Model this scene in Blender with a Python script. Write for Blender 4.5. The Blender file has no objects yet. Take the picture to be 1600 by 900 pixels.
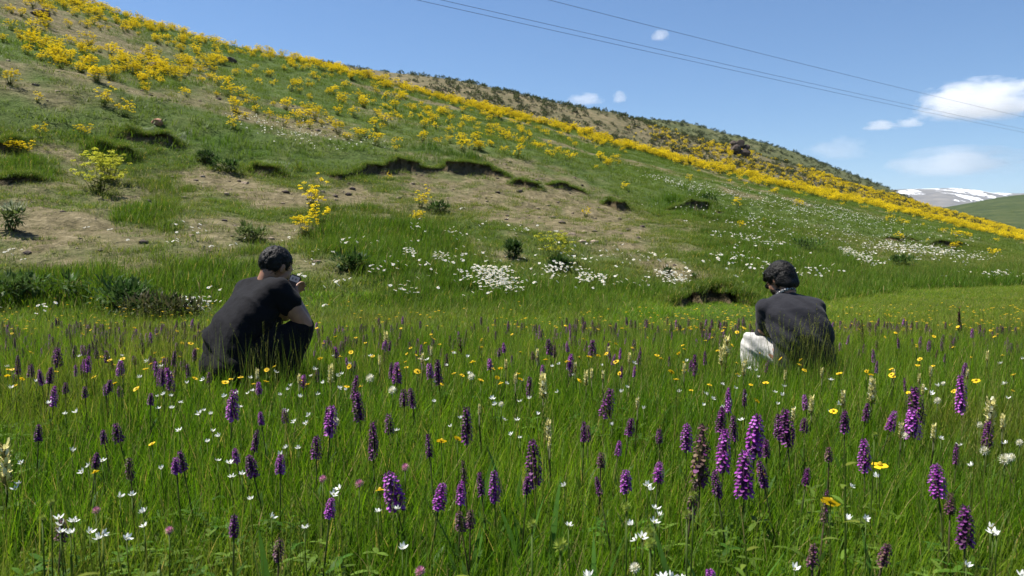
import bpy, bmesh, math, random
import numpy as np
from mathutils import Vector, Matrix, Quaternion

# ------------------------------------------------------------------ camera
SC = bpy.context.scene
COL = SC.collection
FPX = 1209.0                      # focal length in pixels of the 1600 px wide photograph
CAMZ = 1.02
PITCH = math.atan(80.0 / FPX)
cam = bpy.data.cameras.new('camera')
cam.sensor_width = 36.0
cam.lens = FPX / 1600.0 * 36.0
cam.clip_start = 0.05
cam.clip_end = 60000
cam.dof.use_dof = True
cam.dof.focus_distance = 4.6
cam.dof.aperture_fstop = 8.0
camo = bpy.data.objects.new('camera', cam)
COL.objects.link(camo)
camo.location = (0, 0, CAMZ)
camo.rotation_euler = (math.radians(90) - PITCH, 0, 0)
SC.camera = camo

# ------------------------------------------------------------------ sky and sun
SUN_EL = math.radians(63)
SUN_AZ = math.radians(-72)        # clockwise from +Y (straight ahead): ahead and to the west side
world = bpy.data.worlds.new('World')
SC.world = world
world.use_nodes = True
nt = world.node_tree
bg = nt.nodes['Background']
sky = nt.nodes.new('ShaderNodeTexSky')
sky.sky_type = 'NISHITA'
sky.sun_disc = False
sky.sun_elevation = SUN_EL
sky.sun_rotation = SUN_AZ
sky.altitude = 0
sky.air_density = 1.0
sky.dust_density = 0.0
sky.ozone_density = 10.0
nt.links.new(sky.outputs['Color'], bg.inputs['Color'])
bg.inputs['Strength'].default_value = 0.056
sun = bpy.data.lights.new('sun', 'SUN')
sun.energy = 4.6
sun.angle = math.radians(0.53)
sun.color = (1.0, 0.95, 0.87)
suno = bpy.data.objects.new('sun', sun)
COL.objects.link(suno)
to_sun = Vector((math.sin(SUN_AZ) * math.cos(SUN_EL), math.cos(SUN_AZ) * math.cos(SUN_EL), math.sin(SUN_EL)))
suno.rotation_euler = to_sun.to_track_quat('Z', 'Y').to_euler()
suno.location = (-10, 10, 30)

SC.view_settings.view_transform = 'Standard'
SC.view_settings.look = 'None'
SC.view_settings.exposure = 1.2
SC.view_settings.gamma = 1.0
SC.view_settings.use_curve_mapping = False
SC.render.engine = 'CYCLES'
SC.cycles.use_denoising = True
SC.cycles.max_bounces = 8
SC.cycles.diffuse_bounces = 3
SC.cycles.glossy_bounces = 2
SC.cycles.transmission_bounces = 4
SC.cycles.transparent_max_bounces = 8
SC.cycles.volume_bounces = 5
SC.cycles.use_adaptive_sampling = True

rng = np.random.default_rng(7)
random.seed(7)

# ------------------------------------------------------------------ picture <-> place
CP, SP = math.cos(PITCH), math.sin(PITCH)
def ray(px, py):
    cx = (np.asarray(px, float) - 800) / FPX
    cy = -(np.asarray(py, float) - 450) / FPX
    return cx, CP + cy * SP, -SP + cy * CP        # world x, y, z
def project(X, Y, Z):
    zc = Y * CP - (Z - CAMZ) * SP
    up = Y * SP + (Z - CAMZ) * CP
    zc = np.maximum(zc, 1e-3)
    return 800 + FPX * X / zc, 450 - FPX * up / zc
def at(px, py, Y):
    x, y, z = ray(px, py)
    t = Y / y
    return Vector((float(x * t), float(Y), float(CAMZ + z * t)))
def on_level(px, py, z):
    x, y, dz = ray(px, py)
    t = (z - CAMZ) / dz
    return float(x * t), float(y * t)

# ------------------------------------------------------------------ noise
def _hash(ix, iy, seed):
    h = (ix.astype(np.int64) * 374761393 + iy.astype(np.int64) * 668265263 + seed * 974634777) & 0x7fffffff
    h = ((h ^ (h >> 13)) * 1274126177) & 0x7fffffff
    return ((h ^ (h >> 16)) & 0xffff) / 65535.0
def vnoise(x, y, seed=0):
    x = np.asarray(x, float); y = np.asarray(y, float)
    ix = np.floor(x); iy = np.floor(y)
    fx = x - ix; fy = y - iy
    fx = fx * fx * (3 - 2 * fx); fy = fy * fy * (3 - 2 * fy)
    a = _hash(ix, iy, seed); b = _hash(ix + 1, iy, seed)
    c = _hash(ix, iy + 1, seed); d = _hash(ix + 1, iy + 1, seed)
    return (a * (1 - fx) + b * fx) * (1 - fy) + (c * (1 - fx) + d * fx) * fy
def fbm(x, y, seed=0, oct=4):
    s = 0; a = 0.5
    for i in range(oct):
        s = s + a * vnoise(x * 2 ** i, y * 2 ** i, seed + i * 17)
        a *= 0.5
    return s / (1 - 0.5 ** oct)
def sstep(a, b, x):
    t = np.clip((x - a) / (b - a), 0, 1)
    return t * t * (3 - 2 * t)

# ------------------------------------------------------------------ object helpers
def tag(o, label=None, cat=None, group=None, kind=None):
    if label: o['label'] = label
    if cat: o['category'] = cat
    if group: o['group'] = group
    if kind: o['kind'] = kind
    return o
def empty(name, loc=(0, 0, 0), rz=0.0):
    o = bpy.data.objects.new(name, None)
    o.empty_display_size = 0.1
    COL.objects.link(o)
    o.location = loc
    o.rotation_euler = (0, 0, rz)
    return o
def link_mesh(name, me, parent=None):
    o = bpy.data.objects.new(name, me)
    COL.objects.link(o)
    if parent is not None: o.parent = parent
    return o
class MB:
    """collects vertices, faces and a colour per vertex"""
    def __init__(s): s.v = []; s.f = []; s.c = []; s.m = []
    def add(s, vs, fs, col=(1, 1, 1), mi=0):
        n = len(s.v)
        s.v.extend([tuple(p) for p in vs])
        if len(col) == len(vs) and hasattr(col[0], '__len__'): s.c.extend([tuple(c) for c in col])
        else: s.c.extend([tuple(col)] * len(vs))
        s.f.extend([tuple(i + n for i in f) for f in fs])
        s.m.extend([mi] * len(fs))
    def mesh(s, name, mats, smooth=False):
        me = bpy.data.meshes.new(name)
        me.from_pydata(s.v, [], s.f)
        if s.c:
            a = me.color_attributes.new('Col', 'FLOAT_COLOR', 'POINT')
            buf = np.ones((len(s.v), 4), np.float32); buf[:, :3] = np.array(s.c, np.float32)
            a.data.foreach_set('color', buf.ravel())
        if not isinstance(mats, (list, tuple)): mats = [mats]
        for m in mats: me.materials.append(m)
        me.polygons.foreach_set('material_index', s.m)
        if smooth: me.polygons.foreach_set('use_smooth', [True] * len(s.f))
        me.update()
        return me
    def tube(s, pts, rads, col, n=5, mi=0):
        """tapered tube through points"""
        base = []
        pts = [Vector(p) for p in pts]
        for i, p in enumerate(pts):
            d = (pts[min(i + 1, len(pts) - 1)] - pts[max(i - 1, 0)]).normalized()
            a = d.orthogonal().normalized(); b = d.cross(a)
            base.append([p + (a * math.cos(2 * math.pi * k / n) + b * math.sin(2 * math.pi * k / n)) * rads[i] for k in range(n)])
        # keep rings aligned
        vs = [q for r in base for q in r]; fs = []
        for i in range(len(pts) - 1):
            off = 0; best = 1e9
            for o in range(n):
                dd = (base[i][0] - base[i + 1][o]).length
                if dd < best: best = dd; off = o
            for k in range(n):
                fs.append((i * n + k, i * n + (k + 1) % n, (i + 1) * n + (k + 1 + off) % n, (i + 1) * n + (k + off) % n))
        fs.append(tuple(range(n))[::-1]); fs.append(tuple((len(pts) - 1) * n + k for k in range(n)))
        s.add(vs, fs, col, mi)
    def blade(s, root, direc, length, width, bend, col, segs=3, side=None, cup=0.0, mi=0, prof=None):
        """a leaf or petal: strip that bends over, pointed at the tip"""
        root = Vector(root); d = Vector(direc).normalized()
        if side is None: side = d.cross(Vector((0, 0, 1)))
        side = Vector(side)
        if side.length < 1e-4: side = Vector((1, 0, 0))
        side.normalize()
        nrm = side.cross(d).normalized()
        vs = []; fs = []
        p = root.copy(); step = length / segs
        for i in range(segs + 1):
            t = i / segs
            w = width * (prof(t) if prof else (1 - t) ** 0.7 * (0.6 + 0.4 * min(1, t * 4)))
            if i == segs and not prof:
                vs.append(p.copy())
            else:
                vs.append(p - side * w * 0.5 + nrm * cup * w); vs.append(p + side * w * 0.5 + nrm * cup * w)
            q = Quaternion(side, -bend / segs)
            d = q @ d; nrm = q @ nrm
            p = p + d * step
        for i in range(segs):
            if i == segs - 1 and not prof: fs.append((2 * i, 2 * i + 1, 2 * i + 2))
            else: fs.append((2 * i, 2 * i + 1, 2 * i + 3, 2 * i + 2))
        s.add(vs, fs, col, mi)
        return p

# ------------------------------------------------------------------ materials
def newmat(name):
    m = bpy.data.materials.new(name)
    m.use_nodes = True
    t = m.node_tree
    for n in list(t.nodes): t.nodes.remove(n)
    out = t.nodes.new('ShaderNodeOutputMaterial')
    return m, t, out
def N(t, kind, **kw):
    n = t.nodes.new(kind)
    for k, v in kw.items(): setattr(n, k, v)
    return n
def mixrgb(t, fac, a, b, mode='MIX'):
    n = t.nodes.new('ShaderNodeMix'); n.data_type = 'RGBA'; n.blend_type = mode
    for s, v in ((n.inputs[0], fac), (n.inputs[6], a), (n.inputs[7], b)):
        if hasattr(v, 'is_linked') or hasattr(v, 'links'): t.links.new(v, s)
        elif isinstance(v, (int, float)): s.default_value = v
        else: s.default_value = (*v, 1) if len(v) == 3 else v
    return n.outputs[2]
def mth(t, op, a, b=None, c=None, clamp=False):
    n = t.nodes.new('ShaderNodeMath'); n.operation = op; n.use_clamp = clamp
    for i, v in enumerate((a, b, c)):
        if v is None: continue
        if hasattr(v, 'links'): t.links.new(v, n.inputs[i])
        else: n.inputs[i].default_value = v
    return n.outputs[0]
def noise(t, vec, scale, detail=3, rough=0.55):
    n = t.nodes.new('ShaderNodeTexNoise')
    n.inputs['Scale'].default_value = scale; n.inputs['Detail'].default_value = detail; n.inputs['Roughness'].default_value = rough
    if vec is not None: t.links.new(vec, n.inputs['Vector'])
    return n.outputs['Fac']
def ramp(t, fac, stops):
    n = t.nodes.new('ShaderNodeValToRGB')
    e = n.color_ramp.elements
    while len(e) > 1: e.remove(e[-1])
    e[0].position = stops[0][0]; e[0].color = (*stops[0][1], 1)
    for p, c in stops[1:]:
        q = e.new(p); q.color = (*c, 1)
    t.links.new(fac, n.inputs[0])
    return n.outputs[0]
def leafy(t, out, colour, trans=0.35, rough=0.45, spec=0.3, tcol=None):
    p = N(t, 'ShaderNodeBsdfPrincipled')
    t.links.new(colour, p.inputs['Base Color'])
    p.inputs['Roughness'].default_value = rough
    p.inputs['Specular IOR Level'].default_value = spec
    tr = N(t, 'ShaderNodeBsdfTranslucent')
    t.links.new(tcol if tcol is not None else colour, tr.inputs['Color'])
    mx = N(t, 'ShaderNodeMixShader'); mx.inputs[0].default_value = trans
    t.links.new(p.outputs[0], mx.inputs[1]); t.links.new(tr.outputs[0], mx.inputs[2])
    t.links.new(mx.outputs[0], out.inputs['Surface'])

def mat_plant(name, trans=0.35, rough=0.5, spec=0.25, vary=0.3):
    """plant tissue: colour from the mesh, varied per plant and by a fine noise"""
    m, t, out = newmat(name)
    a = N(t, 'ShaderNodeAttribute', attribute_name='Col')
    oi = N(t, 'ShaderNodeObjectInfo')
    g = N(t, 'ShaderNodeNewGeometry')
    nz = noise(t, g.outputs['Position'], 40, 2)
    v = mth(t, 'MULTIPLY_ADD', oi.outputs['Random'], vary, 1 - vary * 0.5)
    v2 = mth(t, 'MULTIPLY', v, mth(t, 'MULTIPLY_ADD', nz, 0.5, 0.75))
    hs = N(t, 'ShaderNodeHueSaturation')
    t.links.new(a.outputs['Color'], hs.inputs['Color']); t.links.new(v2, hs.inputs['Value'])
    leafy(t, out, hs.outputs[0], trans, rough, spec)
    return m
M_PLANT = mat_plant('plant_tissue', spec=.1)
M_PETAL = mat_plant('petal', trans=0.3, rough=0.55, spec=0.2, vary=0.25)
M_YELLOW = mat_plant('yellow_umbel', trans=0.3, rough=0.7, spec=0.1, vary=0.35)

def mat_grass(name, stops, dry, trans=0.42, scale=0.5, spec=0.10):
    """blades: per-blade and per-tuft variation between fresh and dry greens"""
    m, t, out = newmat(name)
    a = N(t, 'ShaderNodeAttribute', attribute_name='Col')      # r = blade random, g = height along blade, b = straw
    sx = N(t, 'ShaderNodeSeparateColor'); t.links.new(a.outputs['Color'], sx.inputs[0])
    ti = N(t, 'ShaderNodeAttribute', attribute_name='tint', attribute_type='INSTANCER')
    g = N(t, 'ShaderNodeNewGeometry')
    nz = noise(t, g.outputs['Position'], scale, 3)
    f = mth(t, 'MULTIPLY_ADD', sx.outputs[0], 0.55, mth(t, 'MULTIPLY_ADD', nz, 0.9, -0.22))
    col = ramp(t, f, stops)
    col = mixrgb(t, ti.outputs['Fac'], col, mixrgb(t, sx.outputs[0], dry[0], dry[1]))
    col = mixrgb(t, sx.outputs[2], col, (0.30, 0.24, 0.11))
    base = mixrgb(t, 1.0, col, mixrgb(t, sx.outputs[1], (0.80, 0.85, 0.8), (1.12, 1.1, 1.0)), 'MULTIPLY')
    tc = mixrgb(t, 1.0, base, (1.5, 1.55, 0.75), 'MULTIPLY')
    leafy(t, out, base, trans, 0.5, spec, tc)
    return m
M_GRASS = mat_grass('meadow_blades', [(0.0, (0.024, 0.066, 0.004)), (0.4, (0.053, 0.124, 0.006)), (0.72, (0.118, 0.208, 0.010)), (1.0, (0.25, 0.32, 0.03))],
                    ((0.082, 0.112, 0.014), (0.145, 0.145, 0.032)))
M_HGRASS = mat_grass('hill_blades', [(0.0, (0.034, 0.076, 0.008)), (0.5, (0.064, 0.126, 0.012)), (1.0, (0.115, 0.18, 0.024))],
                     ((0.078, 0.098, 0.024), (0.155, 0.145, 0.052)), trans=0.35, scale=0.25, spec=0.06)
# ------------------------------------------------------------------ terrain
class Ridge:
    """a hill whose crest, foot and distance were measured along sight lines; a plain height field h(X, Y)"""
    def __init__(s, crest, Yc, foot=None, Yf=None, noise_amp=0.3, noise_len=6.0, seed=0, sub=0.07):
        px = np.array([c[0] for c in crest], float); py = np.array([c[1] for c in crest], float)
        fx = np.linspace(px[0], px[-1], 500)
        fy = np.interp(fx, px, py)
        ker = np.exp(-np.linspace(-2, 2, 25) ** 2); ker /= ker.sum()
        fy = np.convolve(np.pad(fy, 12, 'edge'), ker, 'valid')
        x, y, z = ray(fx, fy)
        s.k = x / y; s.tan = z / y
        s.Yc = np.interp(fx, [a for a, b in Yc], [b for a, b in Yc])
        if Yf is not None: s.Yf = np.interp(fx, [a for a, b in Yf], [b for a, b in Yf])
        else:
            yy = np.interp(fx, [a for a, b in foot], [b for a, b in foot])
            rx, ry, rz = ray(fx, yy)
            s.Yf = -CAMZ * ry / rz
        s.H = np.maximum(CAMZ + s.tan * s.Yc, 0.2)
        s.amp = noise_amp; s.len = noise_len; s.seed = seed
        for it in range(3):                        # make the sky line pass where it was measured
            t = np.linspace(0.3, 1.25, 160)[None, :]
            Y = s.Yf[:, None] + t * (s.Yc - s.Yf)[:, None]
            tn = ((s.H[:, None] * s.g(t) - CAMZ) / Y).max(axis=1)
            s.H = np.maximum(s.H + (s.tan - tn) * s.Yc, 0.2)
    @staticmethod
    def g(t):
        a = np.where(t < 0, t, t - 0.10 * np.exp(-((t - 0.16) / 0.12) ** 2) * t * 2)
        u = np.maximum(t - 0.85, 0)
        return np.where(t < 0.85, a, 0.85 + u - 2.6 * u * u)
    def h(s, X, Y):
        Yk = np.maximum(Y, 0.5)
        k = X / Yk
        Yf = np.interp(k, s.k, s.Yf); Yc = np.interp(k, s.k, s.Yc); H = np.interp(k, s.k, s.H)
        t = (Yk - Yf) / (Yc - Yf)
        base = H * s.g(np.minimum(t, 1.5))
        n = (fbm(X / s.len, Y / s.len, s.seed, 4) - 0.5) * 2 * s.amp
        n = n * np.clip(t * 9, 0, 1)
        fine = (fbm(X / (s.len * .14), Y / (s.len * .14), s.seed + 5, 4) - 0.5) * 0.24 * min(1, s.amp / .3)
        return base + n + fine * np.clip(t * 12, 0, 1)

R1 = Ridge([(-2400, -620), (-800, -330), (-200, -110), (0, -40), (120, 2), (200, 27), (300, 62), (400, 87), (500, 106), (600, 133), (700, 158), (800, 183),
            (900, 209), (1000, 238), (1100, 264), (1200, 285), (1300, 308), (1400, 330), (1500, 352), (1600, 378), (1750, 394), (2400, 398), (4200, 398)],
           [(-2400, 30), (-800, 40), (0, 50), (500, 62), (900, 78), (1300, 98), (1600, 115), (2400, 150), (4200, 170)],
           foot=[(-2400, 560), (-800, 520), (0, 500), (300, 497), (600, 489), (900, 480), (1200, 468), (1400, 449), (1600, 438), (2400, 418), (4200, 415)],
           noise_amp=0.36, noise_len=6.0, seed=3)
R2 = Ridge([(-1600, 60), (0, 60), (300, 80), (420, 92), (480, 96), (600, 110), (700, 124), (800, 145), (900, 166), (960, 178), (1010, 190), (1070, 211), (1150, 231), (1200, 246),
            (1300, 279), (1400, 308), (1500, 336), (1600, 366), (1700, 384), (2400, 396), (3200, 398)],
           [(-1600, 150), (400, 150), (960, 165), (1600, 190), (3200, 260)],
           Yf=[(-1600, 45), (0, 52), (500, 64), (900, 82), (1300, 102), (1600, 120), (3200, 180)], noise_amp=0.5, noise_len=11, seed=21)
R3 = Ridge([(200, 250), (700, 200), (900, 184), (960, 180), (1060, 191), (1150, 212), (1200, 225), (1260, 245), (1320, 266), (1370, 288), (1395, 300), (1450, 325), (1550, 362), (1700, 385), (2400, 392)],
           [(200, 330), (960, 330), (1400, 360), (2400, 420)],
           Yf=[(200, 170), (960, 190), (1600, 220), (2400, 280)], noise_amp=1.0, noise_len=25, seed=33)
R4 = Ridge([(1000, 372), (1300, 352), (1400, 338), (1470, 325), (1520, 316), (1560, 309), (1600, 304), (1700, 290), (1850, 270), (2100, 255), (2600, 262), (3200, 300), (3800, 372)],
           [(1000, 1100), (3800, 1300)], Yf=[(1000, 560), (3800, 620)], noise_amp=2.0, noise_len=70, seed=41)
R5 = Ridge([(300, 345), (800, 335), (1100, 318), (1250, 306), (1350, 297), (1400, 294), (1440, 294), (1480, 290), (1505, 291), (1535, 297), (1570, 302), (1600, 306), (1660, 300), (1760, 304), (1900, 320), (2200, 335), (2800, 350)],
           [(300, 6200), (2800, 6200)], Yf=[(300, 3900), (2800, 3900)], noise_amp=46.0, noise_len=900, seed=57)

def meadow_h(X, Y):
    return (fbm(X * 0.45, Y * 0.45, 90, 3) - 0.5) * 0.10 * np.clip(np.hypot(X, Y) / 3.0, 0, 1)
def ground_h(X, Y):
    X = np.asarray(X, float); Y = np.asarray(Y, float)
    m = meadow_h(X, Y)
    h1 = np.where(Y > 3, R1.h(X, Y), -1)
    return np.maximum(m, h1)
_YS = np.concatenate([np.linspace(1.2, 40, 1500), np.linspace(40.1, 130, 700)])
def hit(px, py):
    """where the sight line through a photograph pixel meets the meadow or the near hill"""
    x, y, z = ray(px, py)
    X = x / y * _YS; Z = CAMZ + z / y * _YS
    d = Z - ground_h(X, _YS)
    i = int(np.argmax(d < 0)) if (d < 0).any() else len(_YS) - 1
    return float(X[i]), float(_YS[i]), float(ground_h(X[i], _YS[i]))

# what grows where, measured on the photograph and carried to the ground it covers
def ell(px, py, cx, cy, rx, ry, rot=0.0, soft=0.5):
    a = math.radians(rot); dx = px - cx; dy = py - cy
    u = (dx * math.cos(a) + dy * math.sin(a)) / rx; v = (-dx * math.sin(a) + dy * math.cos(a)) / ry
    return sstep(1 + soft, 1 - soft, np.sqrt(u * u + v * v))
SOIL = [(835, 318, 205, 50, 17, 1.1), (200, 300, 120, 26, 8, .9), (430, 310, 120, 20, 8, .8), (930, 372, 90, 26, 20, .9), (80, 345, 150, 62, 8, .95), (60, 400, 110, 22, 3, .9), (345, 288, 95, 24, 12, .9), (590, 318, 110, 26, 10, .85), (690, 300, 70, 34, 12, .9),
        (150, 55, 130, 30, 18, .75), (40, 18, 70, 24, 10, .7), (300, 110, 60, 16, 20, .5), (1060, 425, 62, 20, 15, .85), (1330, 382, 130, 16, 8, .6), (1120, 365, 90, 14, 10, .5),
        (110, 235, 60, 22, 10, .8), (280, 350, 30, 8, 5, .9), (760, 395, 70, 14, 12, .6), (1000, 405, 60, 20, 15, .6), (1180, 240, 90, 18, 20, .6), (20, 240, 60, 16, 0, .6), (470, 330, 60, 16, 12, .5), (210, 415, 90, 14, 5, .55)]
LUSH = [(630, 400, 130, 55, 10, 1), (245, 345, 45, 24, 6, 1), (160, 228, 55, 22, 12, .9), (120, 470, 190, 38, 0, .9), (250, 290, 50, 20, 12, .8), (350, 440, 120, 45, 0, .7), (820, 470, 330, 26, -2, .9), (1230, 400, 120, 40, 8, .8),
        (1450, 465, 260, 26, -4, .9), (700, 250, 60, 14, 8, .8), (400, 240, 110, 22, 10, .6), (1100, 330, 80, 20, 10, .5), (650, 340, 40, 16, 0, .4), (1300, 440, 200, 18, 0, .8), (45, 270, 50, 14, 0, .7)]
def mask(lst, px, py, X, Y, seed, sc=1.4):
    n = (fbm(X * sc, Y * sc * .7, seed, 4) - 0.5)
    wx = px + n * 60; wy = py + n * 22 + (fbm(X * sc * .6 + 40, Y * sc * .6, seed + 9, 3) - .5) * 24
    m = np.zeros_like(px)
    for cx, cy, rx, ry, rot, a in lst: m = np.maximum(m, a * ell(wx, wy, cx, cy, rx, ry, rot))
    return np.clip(m + n * 1.7 * sstep(.02, .3, m), 0, 1)
def soil_lush(X, Y, Z):
    px, py = project(X, Y, Z)
    s = mask(SOIL, px, py, X, Y, 200)
    l = mask(LUSH, px, py, X, Y, 300)
    s = np.clip(np.maximum(s, 0.85 * sstep(.55, .70, fbm(X * .22, Y * .22, 411, 4))), 0, 1)
    return s * (1 - 0.75 * l), l

def grid_mesh(name, X, Y, Z, mats, attrs=None, smooth=True):
    nr, nc = X.shape
    me = bpy.data.meshes.new(name)
    v = np.stack([X, Y, Z], -1).reshape(-1, 3).astype(np.float32)
    i = np.arange(nr * nc).reshape(nr, nc)
    q = np.stack([i[:-1, :-1], i[:-1, 1:], i[1:, 1:], i[1:, :-1]], -1).reshape(-1, 4)
    me.vertices.add(len(v)); me.vertices.foreach_set('co', v.ravel())
    me.loops.add(q.size); me.loops.foreach_set('vertex_index', q.ravel().astype(np.int32))
    me.polygons.add(len(q)); me.polygons.foreach_set('loop_start', (np.arange(len(q)) * 4).astype(np.int32))
    me.update(calc_edges=True)
    me.polygons.foreach_set('use_smooth', np.full(len(q), smooth))
    for k, a in (attrs or {}).items():
        at_ = me.attributes.new(k, 'FLOAT', 'POINT'); at_.data.foreach_set('value', a.reshape(-1).astype(np.float32))
    me.materials.append(mats)
    me.update()
    return me

def mat_hill():
    m, t, out = newmat('hill_earth')
    g = N(t, 'ShaderNodeNewGeometry'); P = g.outputs['Position']
    s = N(t, 'ShaderNodeAttribute', attribute_name='soil'); l = N(t, 'ShaderNodeAttribute', attribute_name='lush')
    n1 = noise(t, P, 3.5, 5, 0.65); n2 = noise(t, P, 0.55, 4); n3 = noise(t, P, 13, 5, 0.75)
    soil = ramp(t, mth(t, 'MULTIPLY_ADD', n1, 0.7, mth(t, 'MULTIPLY', n3, 0.35)), [(0.30, (0.040, 0.034, 0.016)), (0.42, (0.118, 0.098, 0.050)), (0.56, (0.195, 0.162, 0.090)), (0.76, (0.34, 0.285, 0.175))])
    gr = ramp(t, mth(t, 'MULTIPLY_ADD', n1, 0.55, mth(t, 'MULTIPLY', n2, 0.45)), [(0.25, (0.036, 0.064, 0.011)), (0.5, (0.070, 0.108, 0.022)), (0.75, (0.130, 0.145, 0.046))])
    lu = ramp(t, n1, [(0.3, (0.032, 0.066, 0.010)), (0.7, (0.065, 0.118, 0.016))])
    c = mixrgb(t, l.outputs['Fac'], gr, lu)
    f = mth(t, 'MULTIPLY_ADD', mth(t, 'SUBTRACT', n3, 0.5), 0.9, s.outputs['Fac'], clamp=True)
    c = mixrgb(t, f, c, soil)
    p = N(t, 'ShaderNodeBsdfPrincipled'); p.inputs['Roughness'].default_value = 0.95; p.inputs['Specular IOR Level'].default_value = 0.1
    t.links.new(c, p.inputs['Base Color'])
    b = N(t, 'ShaderNodeBump'); b.inputs['Strength'].default_value = 1.0; b.inputs['Distance'].default_value = 0.2
    t.links.new(mth(t, 'ADD', n1, mth(t, 'MULTIPLY', n3, 0.4)), b.inputs['Height']); t.links.new(b.outputs[0], p.inputs['Normal'])
    t.links.new(p.outputs[0], out.inputs['Surface'])
    return m
def mat_scrub(name, a, b, c, sc, bumpd):
    m, t, out = newmat(name)
    g = N(t, 'ShaderNodeNewGeometry'); P = g.outputs['Position']
    n1 = noise(t, P, sc, 6, 0.65); n2 = noise(t, P, sc * .12, 4)
    col = ramp(t, mth(t, 'MULTIPLY_ADD', n1, 0.65, mth(t, 'MULTIPLY', n2, 0.35)), [(0.32, a), (0.5, b), (0.68, c)])
    p = N(t, 'ShaderNodeBsdfPrincipled'); p.inputs['Roughness'].default_value = 0.95; p.inputs['Specular IOR Level'].default_value = 0.1
    t.links.new(col, p.inputs['Base Color'])
    bm_ = N(t, 'ShaderNodeBump'); bm_.inputs['Strength'].default_value = 0.8; bm_.inputs['Distance'].default_value = bumpd
    t.links.new(n1, bm_.inputs['Height']); t.links.new(bm_.outputs[0], p.inputs['Normal'])
    t.links.new(p.outputs[0], out.inputs['Surface'])
    return m
def mat_mountain():
    m, t, out = newmat('snowy_rock')
    g = N(t, 'ShaderNodeNewGeometry'); P = g.outputs['Position']
    mp = N(t, 'ShaderNodeMapping'); mp.inputs['Scale'].default_value = (1.0, 0.35, 2.6); t.links.new(P, mp.inputs[0])
    n1 = noise(t, mp.outputs[0], 0.0062, 6, 0.62)
    sx = N(t, 'ShaderNodeSeparateXYZ'); t.links.new(P, sx.inputs[0])
    hh = mth(t, 'MULTIPLY_ADD', sx.outputs[2], 0.00055, -0.20)
    f = ramp(t, mth(t, 'ADD', n1, hh), [(0.525, (0, 0, 0)), (0.55, (1, 1, 1))])
    rock = ramp(t, noise(t, P, 0.01, 4), [(0.3, (0.10, 0.09, 0.08)), (0.7, (0.17, 0.15, 0.125))])
    c = mixrgb(t, f, rock, (0.85, 0.87, 0.9))
    p = N(t, 'ShaderNodeBsdfPrincipled'); p.inputs['Roughness'].default_value = 0.8; p.inputs['Specular IOR Level'].default_value = 0.15
    t.links.new(c, p.inputs['Base Color']); t.links.new(p.outputs[0], out.inputs['Surface'])
    return m
M_HILL = mat_hill()

# the near ground: meadow and hillside as one height field, cut where one gives way to the other
def polar(R, kx, Ys):
    K, T = np.meshgrid(kx, Ys)
    return K * T, T
# meadow sheet: reaches the horizon; fine near the camera
def mat_meadow():
    m, t, out = newmat('meadow_soil')
    g = N(t, 'ShaderNodeNewGeometry'); P = g.outputs['Position']
    n1 = noise(t, P, 6, 5, 0.65); n2 = noise(t, P, 0.4, 3)
    c = ramp(t, mth(t, 'MULTIPLY_ADD', n1, 0.6, mth(t, 'MULTIPLY', n2, 0.4)), [(0.3, (0.022, 0.030, 0.008)), (0.55, (0.040, 0.062, 0.012)), (0.8, (0.075, 0.085, 0.025))])
    p = N(t, 'ShaderNodeBsdfPrincipled'); p.inputs['Roughness'].default_value = 0.95; p.inputs['Specular IOR Level'].default_value = 0.1
    t.links.new(c, p.inputs['Base Color'])
    b = N(t, 'ShaderNodeBump'); b.inputs['Strength'].default_value = 0.8; b.inputs['Distance'].default_value = 0.03
    t.links.new(n1, b.inputs['Height']); t.links.new(b.outputs[0], p.inputs['Normal'])
    t.links.new(p.outputs[0], out.inputs['Surface'])
    return m
def axis(fine, step, far):
    a = list(np.arange(0, fine, step)); x = fine
    while x < far: a.append(x); step *= 1.35; x += step
    return np.array(a + [far])
ax = axis(26, 0.5, 9000); ax = np.concatenate([-ax[:0:-1], ax])
GX, GY = np.meshgrid(ax, ax)
GZ = meadow_h(GX, GY) * np.clip(1.5 - np.hypot(GX, GY) / 60, 0, 1) - 0.003
o = link_mesh('ground', grid_mesh('ground', GX, GY, GZ, mat_meadow()))
tag(o, 'dark damp meadow soil under the tall grass', 'ground', kind='structure')

kx = np.concatenate([np.linspace(-1.9, -0.72, 60)[:-1], np.linspace(-0.72, 0.72, 760), np.linspace(0.72, 1.9, 60)[1:]])
T = np.concatenate([np.linspace(-0.03, 0.30, 260)[:-1], np.linspace(0.30, 0.85, 170)[:-1], np.linspace(.85, 1.5, 60)])
Yf = np.interp(kx, R1.k, R1.Yf); Yc = np.interp(kx, R1.k, R1.Yc)
HY = Yf[None, :] + T[:, None] * (Yc - Yf)[None, :]
HX = kx[None, :] * HY
HZ = R1.h(HX, HY)
sl, lu = soil_lush(HX, HY, HZ)
o = link_mesh('hillside', grid_mesh('hillside', HX, HY, HZ, M_HILL, {'soil': sl, 'lush': lu}))
tag(o, 'long grassy hillside with bare earth slumps above the meadow', 'hillside', kind='structure')

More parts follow.
